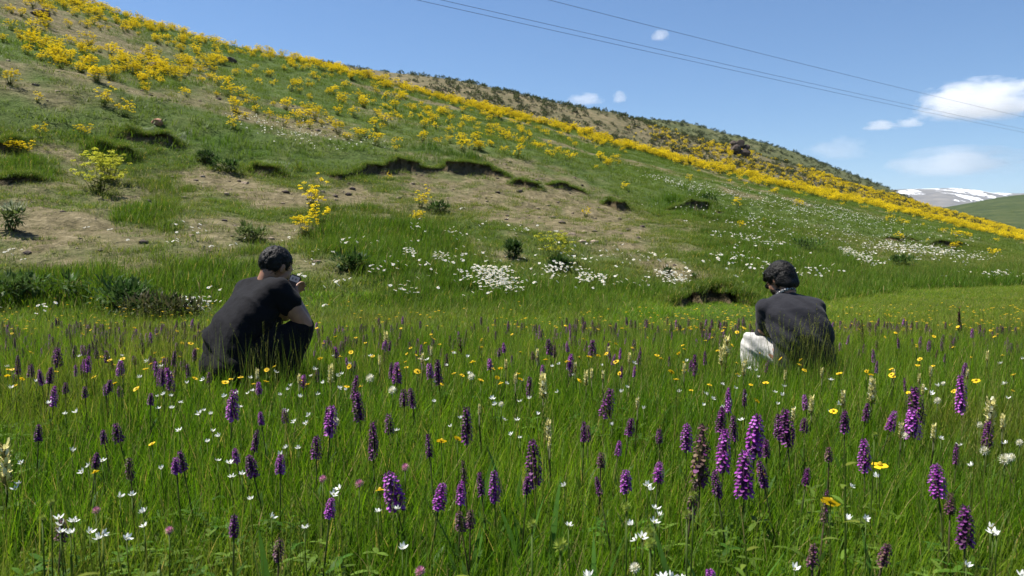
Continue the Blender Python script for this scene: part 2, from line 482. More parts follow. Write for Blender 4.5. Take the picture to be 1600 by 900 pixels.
def ridge_obj(R, name, k0, k1, nk, nt_, m, label, cat, t0=-0.02, t1=1.5):
    k = np.linspace(k0, k1, nk); T = np.linspace(t0, t1, nt_)
    Yf = np.interp(k, R.k, R.Yf); Yc = np.interp(k, R.k, R.Yc)
    Y = Yf[None, :] + T[:, None] * (Yc - Yf)[None, :]
    X = k[None, :] * Y
    o = link_mesh(name, grid_mesh(name, X, Y, R.h(X, Y), m))
    return tag(o, label, cat, kind='structure')
M_H2 = mat_scrub('scrub_earth', (0.055, 0.065, 0.025), (0.12, 0.105, 0.055), (0.20, 0.16, 0.095), 0.7, 0.5)
M_H3 = mat_scrub('far_scrub', (0.045, 0.058, 0.022), (0.085, 0.095, 0.038), (0.13, 0.125, 0.06), 0.25, 1.0)
M_H4 = mat_scrub('pasture', (0.020, 0.034, 0.008), (0.040, 0.056, 0.014), (0.080, 0.085, 0.028), 0.05, 6.0)
ridge_obj(R2, 'hill_ridge', -1.6, 1.5, 420, 130, M_H2, 'brown scrubby ridge dotted with dark shrubs behind the flowering slope', 'hill')
ridge_obj(R3, 'hill_shoulder', -0.4, 1.2, 260, 90, M_H3, 'dark green shoulder of the hill dropping to the valley', 'hill')
ridge_obj(R4, 'valley_hill', 0.2, 2.3, 160, 60, M_H4, 'smooth green pasture hill across the valley', 'hill')
ridge_obj(R5, 'mountain', -0.35, 1.6, 300, 90, mat_mountain(), 'distant mountain range streaked with snow fields', 'mountain')
# ------------------------------------------------------------------ ground cover (uncountable): one object each
def scatter(name, P, rot, scale, tint, sources, label, cat, lean=None):
    n = len(P)
    me = bpy.data.meshes.new(name)
    me.vertices.add(n); me.vertices.foreach_set('co', np.asarray(P, np.float32).ravel())
    R = np.zeros((n, 3), np.float32); R[:, 2] = rot
    if lean is not None: R[:, :2] = lean
    a = me.attributes.new('rot', 'FLOAT_VECTOR', 'POINT'); a.data.foreach_set('vector', R.ravel())
    scale = np.asarray(scale, np.float32)
    if scale.ndim == 1: scale = np.stack([scale] * 3, -1)
    a = me.attributes.new('scl', 'FLOAT_VECTOR', 'POINT'); a.data.foreach_set('vector', scale.ravel())
    a = me.attributes.new('tint', 'FLOAT', 'POINT'); a.data.foreach_set('value', np.asarray(tint, np.float32))
    a = me.attributes.new('pick', 'INT', 'POINT'); a.data.foreach_set('value', rng.integers(0, len(sources), n).astype(np.int32))
    o = link_mesh(name, me)
    c = bpy.data.collections.new(name + '_kinds')
    for i, s in enumerate(sources):
        so = bpy.data.objects.new('%s_kind_%02d' % (name, i), s); c.objects.link(so)
    g = bpy.data.node_groups.new(name + '_spread', 'GeometryNodeTree')
    g.interface.new_socket('Geometry', in_out='INPUT', socket_type='NodeSocketGeometry')
    g.interface.new_socket('Geometry', in_out='OUTPUT', socket_type='NodeSocketGeometry')
    gi = g.nodes.new('NodeGroupInput'); go = g.nodes.new('NodeGroupOutput')
    ip = g.nodes.new('GeometryNodeInstanceOnPoints')
    ci = g.nodes.new('GeometryNodeCollectionInfo'); ci.inputs['Collection'].default_value = c
    ci.inputs['Separate Children'].default_value = True; ci.inputs['Reset Children'].default_value = True
    def named(nm, ty):
        q = g.nodes.new('GeometryNodeInputNamedAttribute'); q.data_type = ty; q.inputs['Name'].default_value = nm
        return q.outputs[0]
    m2p = g.nodes.new('GeometryNodeMeshToPoints')
    g.links.new(gi.outputs[0], m2p.inputs['Mesh'])
    g.links.new(m2p.outputs[0], ip.inputs['Points'])
    g.links.new(ci.outputs[0], ip.inputs['Instance'])
    ip.inputs['Pick Instance'].default_value = True
    g.links.new(named('pick', 'INT'), ip.inputs['Instance Index'])
    e2r = g.nodes.new('FunctionNodeEulerToRotation')
    g.links.new(named('rot', 'FLOAT_VECTOR'), e2r.inputs[0])
    g.links.new(e2r.outputs[0], ip.inputs['Rotation'])
    g.links.new(named('scl', 'FLOAT_VECTOR'), ip.inputs['Scale'])
    g.links.new(ip.outputs[0], go.inputs[0])
    md = o.modifiers.new('spread', 'NODES'); md.node_group = g
    return tag(o, label, cat, kind='stuff')

def tuft(name, n, rad, h0, h1, w, lean, m, segs=4, straw=0.04, stalks=0):
    """a patch of separate grass blades"""
    V = []; F = []; C = []
    for i in range(n):
        r = rad * math.sqrt(random.random()); a = random.random() * 6.283
        x, y = r * math.cos(a), r * math.sin(a)
        az = random.random() * 6.283
        L = h0 + (h1 - h0) * random.random() ** 1.2
        th = lean * (0.25 + random.random() * 0.9); bend = (0.3 + random.random() * 1.5) * lean
        ww = w * (0.6 + 0.8 * random.random())
        rb = random.random(); st = 1.0 if random.random() < straw else 0.0
        if stalks and i < stalks: L = h1 * (1.25 + .35 * random.random()); ww = w * 0.45; th *= .35; bend *= .3; st = 0.6 * random.random()
        side = (-math.sin(az), math.cos(az))
        tw = random.random() * 1.2 - .6
        base = len(V)
        px, py, pz = x, y, 0.0
        for s in range(segs + 1):
            t = s / segs
            wd = ww * (1 - t ** 1.6) * (0.7 + 0.3 * min(1, 4 * t)) * 0.5
            ca, sa = math.cos(tw * t), math.sin(tw * t)
            sx = side[0] * ca - side[1] * sa; sy = side[0] * sa + side[1] * ca
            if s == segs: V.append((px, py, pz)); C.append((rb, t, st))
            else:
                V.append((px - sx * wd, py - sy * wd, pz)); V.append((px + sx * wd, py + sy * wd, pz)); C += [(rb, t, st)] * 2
            ang = th + bend * t
            d = L / segs
            px += math.cos(az) * math.sin(ang) * d; py += math.sin(az) * math.sin(ang) * d; pz += math.cos(ang) * d
        for s in range(segs):
            b = base + 2 * s
            F.append((b, b + 1, b + 2) if s == segs - 1 else (b, b + 1, b + 3, b + 2))
    mb = MB(); mb.add(V, F, C)
    return mb.mesh(name, m, smooth=True)

NEAR = [tuft('near_tuft', 95, 0.16, 0.13, 0.29, 0.0043, 0.42, M_GRASS, 4, 0.06, 4) for i in range(6)]
BROAD = [tuft('broad_tuft', 46, 0.16, 0.12, 0.25, 0.0095, 0.5, M_GRASS, 4, 0.06, 4) for i in range(3)]
FARM = [tuft('far_tuft', 70, 0.20, 0.12, 0.25, 0.0070, 0.45, M_GRASS, 3, 0.05, 4) for i in range(5)]
HILL = [tuft('hill_tuft', 46, 0.17, 0.05, 0.17, 0.0085, 0.65, M_HGRASS, 3, 0.04, 1) for i in range(5)]
HIGH = [tuft('high_tuft', 44, 0.30, 0.08, 0.26, 0.018, 0.6, M_HGRASS, 2, 0.0, 0) for i in range(5)]

def jitter_grid(x0, x1, y0, y1, s):
    xs = np.arange(x0, x1, s); ys = np.arange(y0, y1, s)
    X, Y = np.meshgrid(xs, ys)
    X = X + (rng.random(X.shape) - .5) * s * 1.1; Y = Y + (rng.random(Y.shape) - .5) * s * 1.1
    return X.ravel(), Y.ravel()
def foot_of(X, Y): return np.interp(X / np.maximum(Y, .3), R1.k, R1.Yf)

# meadow, near: rank upright grass
X, Y = jitter_grid(-8, 8, 0.9, 6.6, 0.125)
k = np.abs(X) < 0.80 * Y + 2.4
X, Y = X[k], Y[k]
sz = 0.80 + 0.34 * fbm(X * 1.1, Y * 1.1, 61, 3) + 0.2 * rng.random(len(X)) - .1 + .22 * sstep(2.8, 4.2, Y)
ti = 0.55 * sstep(.52, .78, fbm(X * .8, Y * .8, 62, 3))
scatter('meadow_grass', np.stack([X, Y, ground_h(X, Y) - .01], -1), rng.random(len(X)) * 6.283, sz, ti, NEAR + NEAR[:2] + BROAD[:1], 'tall green meadow grass standing among the flowers and round the two men', 'grass', lean=(rng.random((len(X), 2)) - .5) * .25)
# small leafy herbs low in the sward
def herb(n, r, cols):
    mb = MB()
    for i in range(n):
        a = random.random() * 6.283; q = r * math.sqrt(random.random()); h = .03 + .08 * random.random(); x, y = q * math.cos(a), q * math.sin(a)
        c = random.choice(cols); mb.add([(x, y, 0), (x + .002, y, 0), (x, y, h)], [(0, 1, 2)], c)
        for k in range(3):
            b = a + k * 2.09 + random.random(); v = .7 + .6 * random.random()
            mb.blade((x, y, h), (math.cos(b), math.sin(b), random.uniform(.1, .9)), .022 + .016 * random.random(), .012, .6, tuple(u * v for u in c), 3, prof=lambda t: math.sin(math.pi * (.08 + .86 * t)) ** .7)
    return mb.mesh('herb', M_PLANT)
HERB = [herb(16, .12, [(.04, .10, .01), (.06, .13, .012), (.09, .15, .02)]) for i in range(4)]
X, Y = jitter_grid(-5, 5, 1.2, 6.0, .20)
k = (np.abs(X) < .78 * Y + .4) & (fbm(X * 1.3, Y * 1.3, 66, 2) > .54); X, Y = X[k], Y[k]
scatter('meadow_herbs', np.stack([X, Y, ground_h(X, Y)], -1), rng.random(len(X)) * 6.283, .8 + .7 * rng.random(len(X)), X * 0, HERB, 'low leafy herbs growing between the meadow grass blades', 'herbs')
# meadow, further out towards the foot of the hill
X, Y = jitter_grid(-16, 30, 6.5, 26, 0.21)
px, py = project(X, Y, X * 0)
k = (np.abs(X) < 0.86 * Y + 4.0) & (Y < foot_of(X, Y) + 0.8)
X, Y = X[k], Y[k]
px, py = project(X, Y, X * 0)
ft = foot_of(X, Y)
short = sstep(1000, 1400, px) * sstep(8, 11, Y)
sz = (0.75 + 0.4 * fbm(X * .9, Y * .9, 63, 3)) * (1 - .45 * short) * (0.62 + 0.38 * sstep(9.0, 6.8, Y))
ti = np.clip(0.75 * sstep(.42, .7, fbm(X * .5, Y * .9, 64, 3)) * sstep(11.5, 8, Y) + .25 * sstep(10, 7, Y), 0, .9) * (1 - .3 * short) + .45 * short * fbm(X * .3, Y * .6, 67, 3)
ti = np.clip(ti + .25 * short, 0, .9)
sz = np.where((px > 1034) & (px < 1194) & (py > 462) & (py < 512), sz * .42, sz)
scatter('meadow_far_grass', np.stack([X, Y, ground_h(X, Y) - .01], -1), rng.random(len(X)) * 6.283, np.stack([1.0 + .3 * rng.random(len(X)), 1.0 + .3 * rng.random(len(X)), sz], -1), ti, FARM, 'olive and green grass of the flat meadow reaching to the hill foot', 'grass')

# hillside turf
def hill_points(n, t0, t1, klim=0.95):
    k = rng.uniform(-klim, klim, n * 2); t = rng.uniform(t0, t1, n * 2)
    Yf = np.interp(k, R1.k, R1.Yf); Yc = np.interp(k, R1.k, R1.Yc)
    Y = Yf + t * (Yc - Yf)
    keep = rng.random(n * 2) < (Y * (Yc - Yf)) / (Y * (Yc - Yf)).max()
    Y = Y[keep]; X = k[keep] * Y
    return X, Y, ground_h(X, Y)
def turf(name, n, t0, t1, src, s0, s1, label, soil_keep=0.05):
    X, Y, Z = hill_points(n, t0, t1)
    so, lu = soil_lush(X, Y, Z)
    px_, py_ = project(X, Y, Z)
    k = ~((px_ > 1032) & (px_ < 1194) & (py_ > 463) & (py_ < 500)) & (rng.random(len(X)) < 1)
    k &= rng.random(len(X)) < np.clip(1 - so, soil_keep, 1) * (0.55 + 0.45 * lu + .25 * (fbm(X * .8, Y * .8, 77, 3) > .5))
    X, Y, Z, so, lu = X[k], Y[k], Z[k], so[k], lu[k]
    sz = s0 + (s1 - s0) * rng.random(len(X)) ** 2
    hz = sz * (0.75 + 0.95 * lu)
    ti = np.clip(0.52 * (1 - lu) * (0.15 + 1.1 * fbm(X * .35, Y * .35, 78, 4)) + so * .4, 0, 1)
    scatter(name, np.stack([X, Y, Z - .01], -1), rng.random(len(X)) * 6.283, np.stack([sz, sz, hz], -1), ti, src, label, 'grass')
turf('slope_grass', 90000, -0.02, 0.24, HILL, 0.8, 1.5, 'short grass growing in tufts over the lower slope and its bare earth')
turf('high_slope_grass', 122000, 0.22, 1.05, HIGH, 0.6, 1.5, 'olive grass covering the upper slope between the yellow flowers', 0.08)

X, Y, Z = hill_points(60000, 0, .6)
so, lu = soil_lush(X, Y, Z)
k = rng.random(len(X)) < np.clip(so - .10, 0, .7) * (.16 + .95 * (fbm(X * 1.6, Y * 1.6, 79, 3) > .48))
X, Y, Z = X[k], Y[k], Z[k]
s_ = .45 + .6 * rng.random(len(X)) ** 2
scatter('sparse_dry_grass', np.stack([X, Y, Z - .01], -1), rng.random(len(X)) * 6.283, np.stack([s_, s_, s_ * .8], -1), .25 + .75 * rng.random(len(X)), HILL, 'thin dry tufts dotted over the bare earth', 'grass')

# scrub on the ridges behind
def clump(name, r, hgt, n, cols, m, size, flat=0.35):
    mb = MB()
    for i in range(n):
        a = random.random() * 6.283; e = math.acos(random.random()); q = 0.55 + .45 * random.random() ** .5
        p = Vector((math.cos(a) * math.sin(e) * r * q, math.sin(a) * math.sin(e) * r * q, math.cos(e) * hgt * q + .02))
        d = Vector((random.gauss(0, 1), random.gauss(0, 1), random.gauss(.5, .8))).normalized()
        c = random.choice(cols); v = .75 + .5 * random.random()
        mb.blade(p, d, size * (.7 + .6 * random.random()), size * flat, random.uniform(-.6, .9), tuple(x * v for x in c), 2)
    return mb.mesh(name, m)
SCRUB = [clump('scrub_clump', .42, .42, 70, [(.035, .055, .015), (.055, .075, .022), (.085, .09, .035)], M_PLANT, .22, .5) for i in range(4)]
def ridge_points(R, n, k0, k1, t0, t1):
    k = rng.uniform(k0, k1, n); t = rng.uniform(t0, t1, n)
    Yf = np.interp(k, R.k, R.Yf); Yc = np.interp(k, R.k, R.Yc); Y = Yf + t * (Yc - Yf); X = k * Y
    return X, Y, R.h(X, Y)
X, Y, Z = ridge_points(R2, 9000, -.45, .95, .25, 1.12)
k = fbm(X * .06, Y * .06, 80, 3) + .35 * rng.random(len(X)) > .52
X, Y, Z = X[k], Y[k], Z[k]
scatter('ridge_scrub', np.stack([X, Y, Z], -1), rng.random(len(X)) * 6.28, 0.5 + 1.3 * rng.random(len(X)) ** 2, X * 0, SCRUB, 'low dark shrubs dotting the brown ridge and its skyline', 'scrub')
X, Y, Z = ridge_points(R3, 5000, -.05, .9, .35, 1.12)
scatter('shoulder_scrub', np.stack([X, Y, Z], -1), rng.random(len(X)) * 6.28, 0.8 + 2.0 * rng.random(len(X)) ** 2, X * 0, SCRUB, 'small dark scrub on the farther green hill shoulder', 'scrub')

# white daisies in drifts on the lower slope
def daisy_clump(n, r, m):
    mb = MB()
    for i in range(n):
        q = r * math.sqrt(random.random()); a = random.random() * 6.283
        x, y, h = q * math.cos(a), q * math.sin(a), .13 + .13 * random.random()
        nx, ny = random.gauss(0, .35), random.gauss(-.15, .35)
        nrm = Vector((nx, ny, 1)).normalized(); u = nrm.orthogonal().normalized(); v = nrm.cross(u)
        c = Vector((x, y, h)); R = .021 + .007 * random.random()
        vs = []
        for j in range(16):
            rr = R if j % 2 == 0 else R * .72
            vs.append(c + (u * math.cos(j * .3927) + v * math.sin(j * .3927)) * rr + nrm * (.003 if j % 2 else -.001))
        mb.add(vs + [c - nrm * .001], [(j, (j + 1) % 16, 16) for j in range(16)], (.80, .80, .76))
        vs = [c + (u * math.cos(j * 1.047) + v * math.sin(j * 1.047)) * R * .32 + nrm * .004 for j in range(6)]
        mb.add(vs + [c + nrm * .009], [(j, (j + 1) % 6, 6) for j in range(6)], (.62, .42, .04))
        mb.add([(x, y, 0), (x + .003, y, 0), tuple(c)], [(0, 1, 2)], (.06, .1, .02))
    return mb.mesh('daisy_clump', m)
DAISY = [daisy_clump(9, .16, M_PETAL) for i in range(4)]
DAISY1 = [daisy_clump(2, .10, M_PETAL) for i in range(4)]
DZ = [(765, 450, 55, 14, 8, 1.7), (900, 446, 75, 16, 6, .45), (1065, 452, 38, 12, 8, .6), (670, 411, 55, 7, 5, .5), (760, 412, 60, 9, 10, .3), (560, 470, 110, 14, 4, .22), (640, 474, 40, 6, 8, .5),
      (1160, 425, 55, 24, 20, .25), (1345, 412, 40, 6, 22, .45), (1540, 440, 60, 5, 3, .25), (1250, 325, 130, 16, 14, .16), (1100, 300, 90, 12, 15, .2), (620, 440, 110, 18, 6, .34), (860, 460, 120, 10, 2, .22), (1000, 455, 60, 10, 0, .25), (520, 440, 80, 18, 0, .22), (1130, 440, 50, 14, 10, .2), (1260, 440, 60, 12, 0, .3), (700, 470, 90, 8, 0, .25), (1430, 400, 90, 12, 8, .22), (490, 222, 100, 14, 8, .30), (430, 205, 60, 10, 8, .3),
      (330, 385, 60, 22, 0, .16), (180, 385, 60, 8, 3, .14), (310, 495, 40, 10, 0, .45), (60, 418, 70, 8, 0, .2), (500, 395, 60, 16, 0, .2), (840, 375, 120, 12, 15, .10), (990, 425, 90, 14, 5, .3),
      (430, 480, 120, 16, 0, .15), (720, 385, 60, 10, 10, .22), (1280, 360, 220, 30, 8, .08), (700, 430, 200, 45, 0, .07), (80, 500, 80, 10, 0, .12), (1190, 395, 60, 14, 12, .3)]
X, Y, Z = hill_points(130000, -.03, 0.45)
px, py = project(X, Y, Z)
nzz = (fbm(X * 1.2, Y * 1.2, 120, 3) - .5)
d = np.zeros(len(X))
for cx, cy, rx, ry, rot, a in DZ: d = np.maximum(d, a * ell(px + nzz * 50, py + nzz * 16, cx, cy, rx, ry, rot))
k = rng.random(len(X)) < d * 1.05 * np.clip(.4 + 2.2 * nzz + .5, .1, 1.3)
X, Y, Z, d = X[k], Y[k], Z[k], d[k]
hi = d > .36
scatter('white_daisies', np.stack([X[hi], Y[hi], Z[hi]], -1), rng.random(hi.sum()) * .9 - .45, .75 + .4 * rng.random(hi.sum()), X[hi] * 0, DAISY, 'dense drifts of white daisies along the foot of the slope', 'daisies')
lo = ~hi
scatter('loose_daisies', np.stack([X[lo], Y[lo], Z[lo]], -1), rng.random(lo.sum()) * .9 - .45, .8 + .5 * rng.random(lo.sum()), X[lo] * 0, DAISY1, 'loosely scattered white daisies in the short slope grass', 'daisies')

# ------------------------------------------------------------------ eroded banks
def mat_soilface():
    m, t, out = newmat('bank_earth')
    g = N(t, 'ShaderNodeNewGeometry'); P = g.outputs['Position']
    n1 = noise(t, P, 9, 5, 0.7); n2 = noise(t, P, 2.2, 3)
    c = ramp(t, mth(t, 'MULTIPLY_ADD', n1, 0.6, mth(t, 'MULTIPLY', n2, 0.4)), [(0.3, (0.052, 0.040, 0.022)), (0.55, (0.105, 0.082, 0.046)), (0.8, (0.18, 0.142, 0.085))])
    p = N(t, 'ShaderNodeBsdfPrincipled'); p.inputs['Roughness'].default_value = 0.95; p.inputs['Specular IOR Level'].default_value = 0.08
    t.links.new(c, p.inputs['Base Color'])
    b = N(t, 'ShaderNodeBump'); b.inputs['Strength'].default_value = 1; b.inputs['Distance'].default_value = 0.06
    t.links.new(n1, b.inputs['Height']); t.links.new(b.outputs[0], p.inputs['Normal'])
    t.links.new(p.outputs[0], out.inputs['Surface'])
    return m
M_BANK = mat_soilface()
_tm, _t, _o = newmat('bank_turf')
_g = N(_t, 'ShaderNodeNewGeometry')
_p = N(_t, 'ShaderNodeBsdfPrincipled'); _p.inputs['Roughness'].default_value = .95
_t.links.new(ramp(_t, noise(_t, _g.outputs['Position'], 5, 4), [(.3, (.04, .06, .015)), (.7, (.08, .11, .03))]), _p.inputs['Base Color'])
_t.links.new(_p.outputs[0], _o.inputs['Surface'])
M_TURF = _tm
LIP = []
def bank(pts, height, label, seed):
    """a slumped edge: level turf on top, undercut bare face below; pts follow the foot of the face on the slope"""
    xs = np.linspace(pts[0][0], pts[-1][0], max(14, int((pts[-1][0] - pts[0][0]) / 3)))
    ys = np.interp(xs, [p[0] for p in pts], [p[1] for p in pts]) + (vnoise(xs / 14, xs * 0, seed) - .5) * 5
    W = np.array([hit(a, b) for a, b in zip(xs, ys)])
    n = len(xs); s = np.linspace(0, 1, n)
    env = np.clip(np.minimum(s, 1 - s) * 5, 0, 1)
    H = height * env * (0.55 + 0.75 * vnoise(xs / 22, xs * 0 + 3, seed + 1)) * np.where(vnoise(xs / 30, xs * 0 + 8, seed + 4) < .15, .6, 1) + .02
    cx = W[:, 0]; cy = W[:, 1] + (vnoise(xs / 9, xs * 0 + 5, seed + 2) - .5) * .25
    rows = [(-.42, -.10), (-.16, .10), (-.02, .30), (.06, .55), (.07, .78), (.02, .95), (.0, 1.03), (.10, 1.08), (.55, 1.0), (1.3, .85), (2.3, .4)]
    V = []; mid = []
    for j, (dy, f) in enumerate(rows):
        jit = (np.array([random.random() for _ in range(n)]) - .5) * (.10 if 1 <= j <= 4 else .03)
        yy = cy + dy * (1 if j < 7 else np.maximum(H / .35, .5)) + jit * np.minimum(1, H / .2)
        base = ground_h(cx, yy)
        front = ground_h(cx, cy)
        if j == 0: zz = base - .10
        elif j == 1: zz = base + .10 * H
        elif j < 8: zz = np.maximum(front + H * f, base + .05 * H)
        else:
            zz = np.maximum(front + H * f * 1.05, base + .0) if j < 10 else base - .06
            if j == 8 or j == 9: zz = np.maximum(zz, base + .02 * env)
        V.append(np.stack([cx, yy, zz], -1))
    V = np.array(V)
    LIP.extend([tuple(p) for q in (6, 7, 8) for p in V[q][::1] if True])
    X, Y, Z = V[..., 0], V[..., 1], V[..., 2]
    me = grid_mesh('bank_face', X[:7], Y[:7], Z[:7], M_BANK, smooth=False)
    me2 = grid_mesh('bank_turf', X[6:], Y[6:], Z[6:], M_TURF)
    e = empty('earth_bank', (float(cx.mean()), float(cy.mean()), float(ground_h(cx.mean(), cy.mean()))))
    for nm, q in (('bare_face', me), ('turf_edge', me2)):
        o = link_mesh(nm, q); o.parent = e; o.matrix_parent_inverse = Matrix.Translation(-Vector(e.location))
    return tag(e, label, 'bank', 'slumped earth banks on the slope')
BANKS = [([(515, 277), (560, 276), (600, 268), (640, 266), (690, 268), (740, 268), (800, 277)], .34, 'long dark undercut earth bank curving above the big bare slump'),
         ([(170, 214), (210, 219), (250, 224), (282, 230)], .28, 'dark earth bank hung with turf above the tall yellow bush'),
         ([(140, 232), (170, 240), (215, 248)], .24, 'shaded earth step below the turf bank beside the yellow bush'),
         ([(-40, 236), (0, 238), (40, 232)], .42, 'deep shaded earth hollow with small yellow flowers in front'),
         ([(-10, 284), (25, 287), (55, 284)], .22, 'low dark step in bare ground below the earth hollow'),
         ([(385, 268), (420, 273), (448, 275)], .22, 'short dark turf step beside the end of the long bank'),
         ([(795, 288), (825, 293), (850, 297)], .25, 'broken clods of dark bank trailing off the long bank'),
         ([(855, 292), (885, 296), (915, 303)], .22, 'thin dark turf edge above the bare slump'),
         ([(1040, 330), (1070, 326), (1095, 325), (1130, 332)], .30, 'dark turf bank alone in the green slope above the grey shirted man'),
         ([(1380, 373), (1405, 375), (1435, 374)], .22, 'small dark earth step in the pale green slope'),
         ([(1450, 384), (1475, 386), (1510, 386)], .26, 'dark earth notch low on the pale green slope'),
         ([(1036, 481), (1060, 477), (1085, 473), (1115, 470), (1145, 471), (1170, 476), (1190, 481)], .30, 'dark cut bank at the meadow edge with a round shrub on top'),
         ([(940, 322), (965, 325), (985, 327)], .25, 'small dark step on the green side of the slump'),
         ([(1130, 388), (1150, 391)], .2, 'tiny earth step under the pale daisies')]
for i, (p, h, l) in enumerate(BANKS): bank(p, h * .9, l, 500 + i * 7)
L = np.array(LIP)
L = np.concatenate([L, L + rng.normal(0, .06, L.shape) * [1, 1, 0]])
L[:, 2] -= .02
scatter('bank_fringe_grass', L, rng.random(len(L)) * 6.28, .5 + .5 * rng.random(len(L)), .15 + .3 * rng.random(len(L)), HILL, 'green turf overhanging the dark earth banks', 'grass', lean=(rng.random((len(L), 2)) - .5) * .5)

# ------------------------------------------------------------------ stones and rocks
def mat_rock(name, a, b):
    m, t, out = newmat(name)
    g = N(t, 'ShaderNodeNewGeometry'); P = g.outputs['Position']
    n1 = noise(t, P, 7, 5, .65)
    p = N(t, 'ShaderNodeBsdfPrincipled'); p.inputs['Roughness'].default_value = .9; p.inputs['Specular IOR Level'].default_value = .15
    t.links.new(ramp(t, n1, [(.3, a), (.7, b)]), p.inputs['Base Color'])
    bb = N(t, 'ShaderNodeBump'); bb.inputs['Strength'].default_value = .7; bb.inputs['Distance'].default_value = .05
    t.links.new(n1, bb.inputs['Height']); t.links.new(bb.outputs[0], p.inputs['Normal'])
    t.links.new(p.outputs[0], out.inputs['Surface'])
    return m
M_STONE = mat_rock('pale_stone', (.16, .12, .085), (.34, .27, .2))
M_DARKROCK = mat_rock('dark_rock', (.045, .035, .03), (.11, .085, .07))
M_PINK = mat_rock('pink_stone', (.30, .15, .10), (.42, .24, .16))
def rock_mesh(name, r, m, seed, squash=.65, sub=2):
    bm = bmesh.new(); bmesh.ops.create_icosphere(bm, subdivisions=sub, radius=1)
    rs = random.Random(seed)
    pl = [Vector((rs.gauss(0, 1), rs.gauss(0, 1), rs.gauss(0, 1))).normalized() for _ in range(9)]
    dd = [.55 + .35 * rs.random() for _ in pl]
    for v in bm.verts:
        for n_, d_ in zip(pl, dd):
            q = v.co.dot(n_) - d_
            if q > 0: v.co -= n_ * q
        v.co *= 1 + rs.uniform(-.05, .05)
        v.co.z *= squash
        v.co *= r
    me = bpy.data.meshes.new(name); bm.to_mesh(me); bm.free(); me.materials.append(m)
    return me
ST = [rock_mesh('stone', .05, M_STONE if i % 2 else M_DARKROCK, i, .6, 1) for i in range(6)]
X, Y, Z = hill_points(26000, 0, .5)
so, lu = soil_lush(X, Y, Z)
k = rng.random(len(X)) < np.clip(so - .25, 0, 1) * .8
X, Y, Z = X[k], Y[k], Z[k]
scatter('scree', np.stack([X, Y, Z], -1), rng.random(len(X)) * 6.28, .4 + 2.2 * rng.random(len(X)) ** 4, X * 0, ST, 'small stones and clods strewn over the bare earth slumps', 'stones')
SPOT = [(247, 193, .20, M_PINK, 'pink orange rock lying in grass of the upper slope', 'rock'),
        (1104, 462, .15, M_DARKROCK, 'dark clod fallen below the cut bank at the meadow edge', 'clod'),
        (812, 300, .13, M_DARKROCK, 'dark broken clod at the end of the long bank', 'clod'),
        (830, 286, .16, M_DARKROCK, 'dark clod standing on the rim of the bare slump', 'clod'),
        (715, 264, .18, M_DARKROCK, 'dark lump of turf fallen under the long bank', 'clod'),
        (360, 98, .38, M_DARKROCK, 'dark rock among yellow flowers near the skyline', 'rock'),
        (240, 106, .42, M_DARKROCK, 'dark flat rock between the yellow flower patches', 'rock'),
        (340, 92, .35, M_DARKROCK, 'brown rock half sunk in the flowering slope', 'rock'),
        (62, 24, .45, M_DARKROCK, 'dark rock high on the brown upper slope', 'rock')]
for i, (a, b, r, m, l, c) in enumerate(SPOT):
    p = hit(a, b)
    o = link_mesh(c if c != 'clod' else 'earth_clod', rock_mesh('rock', r, m, 40 + i)); o.location = (p[0], p[1], p[2] + r * .12); o.rotation_euler = (0, 0, i)
    tag(o, l, c)
# crag on the ridge behind
_Y = 150.0
def on_ridge(R, px, py):
    x, y, z = ray(px, py); Ys = np.linspace(60, 330, 2400); X = x / y * Ys
    d = CAMZ + z / y * Ys - R.h(X, Ys); i = int(np.argmax(d < 0))
    return float(X[i]), float(Ys[i]), float(R.h(X[i], Ys[i]))
e0 = on_ridge(R2, 1155, 243)
crag = empty('rock_outcrop', e0)
for i, (dx, dz, r) in enumerate([(-.9, 1.2, 1.25), (.9, .5, 1.35), (.3, 2.3, 1.1), (-2.9, 1.0, .8), (1.4, -.6, 1.0), (-.3, -.3, 1.1), (1.5, 1.7, .8), (-1.3, 2.4, .7)]):
    o = link_mesh('boulder', rock_mesh('boulder', r, M_DARKROCK, 80 + i, .85), crag); o.location = (dx, random.uniform(-.4, .4), dz); o.rotation_euler = (0, 0, i * 1.3)
tag(crag, 'stack of dark boulders jutting from the far ridge', 'rocks')

# ------------------------------------------------------------------ shrubs
def shrub(px, py, w, h, cols, label, name='green_shrub', size=.10, n=420, cat='shrub', flat=.45, top=None):
    X, Y, Z = hit(px, py)
    mb = MB()
    lobes = [(random.uniform(-.45, .45) * w, random.uniform(-.3, .3) * w, random.uniform(.35, .65) * h, random.uniform(.38, .6)) for _ in range(6)]
    for i in range(n):
        lx, ly, lz, lr = random.choice(lobes)
        d = Vector((random.gauss(0, 1), random.gauss(0, 1), random.gauss(0.1, 1))).normalized()
        q = random.random() ** .35
        p = Vector((lx + d.x * q * lr * w * .6, ly + d.y * q * lr * w * .6, max(.02, lz + d.z * q * lr * h * .8)))
        c = random.choice(cols); v = .7 + .6 * random.random()
        if top and p.z > h * .75 and random.random() < .75: c = top
        mb.blade(p, (d + Vector((0, 0, .5))), size * (.6 + .8 * random.random()), size * flat, random.uniform(-.5, 1), tuple(x * v for x in c), 2)
    e = empty(name, (X, Y, Z))
    link_mesh('foliage', mb.mesh('foliage', M_PLANT), e)
    for i in range(3):
        s = MB(); a = i * 2.1
        s.tube([(0, 0, -.03), (math.cos(a) * w * .12, math.sin(a) * w * .12, h * .3), (math.cos(a) * w * .25, math.sin(a) * w * .25, h * .6)], [.012, .009, .004], (.09, .06, .03), 5)
        link_mesh('stem', s.mesh('stem', M_PLANT), e)
    tag(e, label, cat)
DK = [(.022, .055, .010), (.035, .075, .014), (.05, .085, .02)]
MD = [(.04, .085, .015), (.06, .11, .02), (.05, .08, .02)]
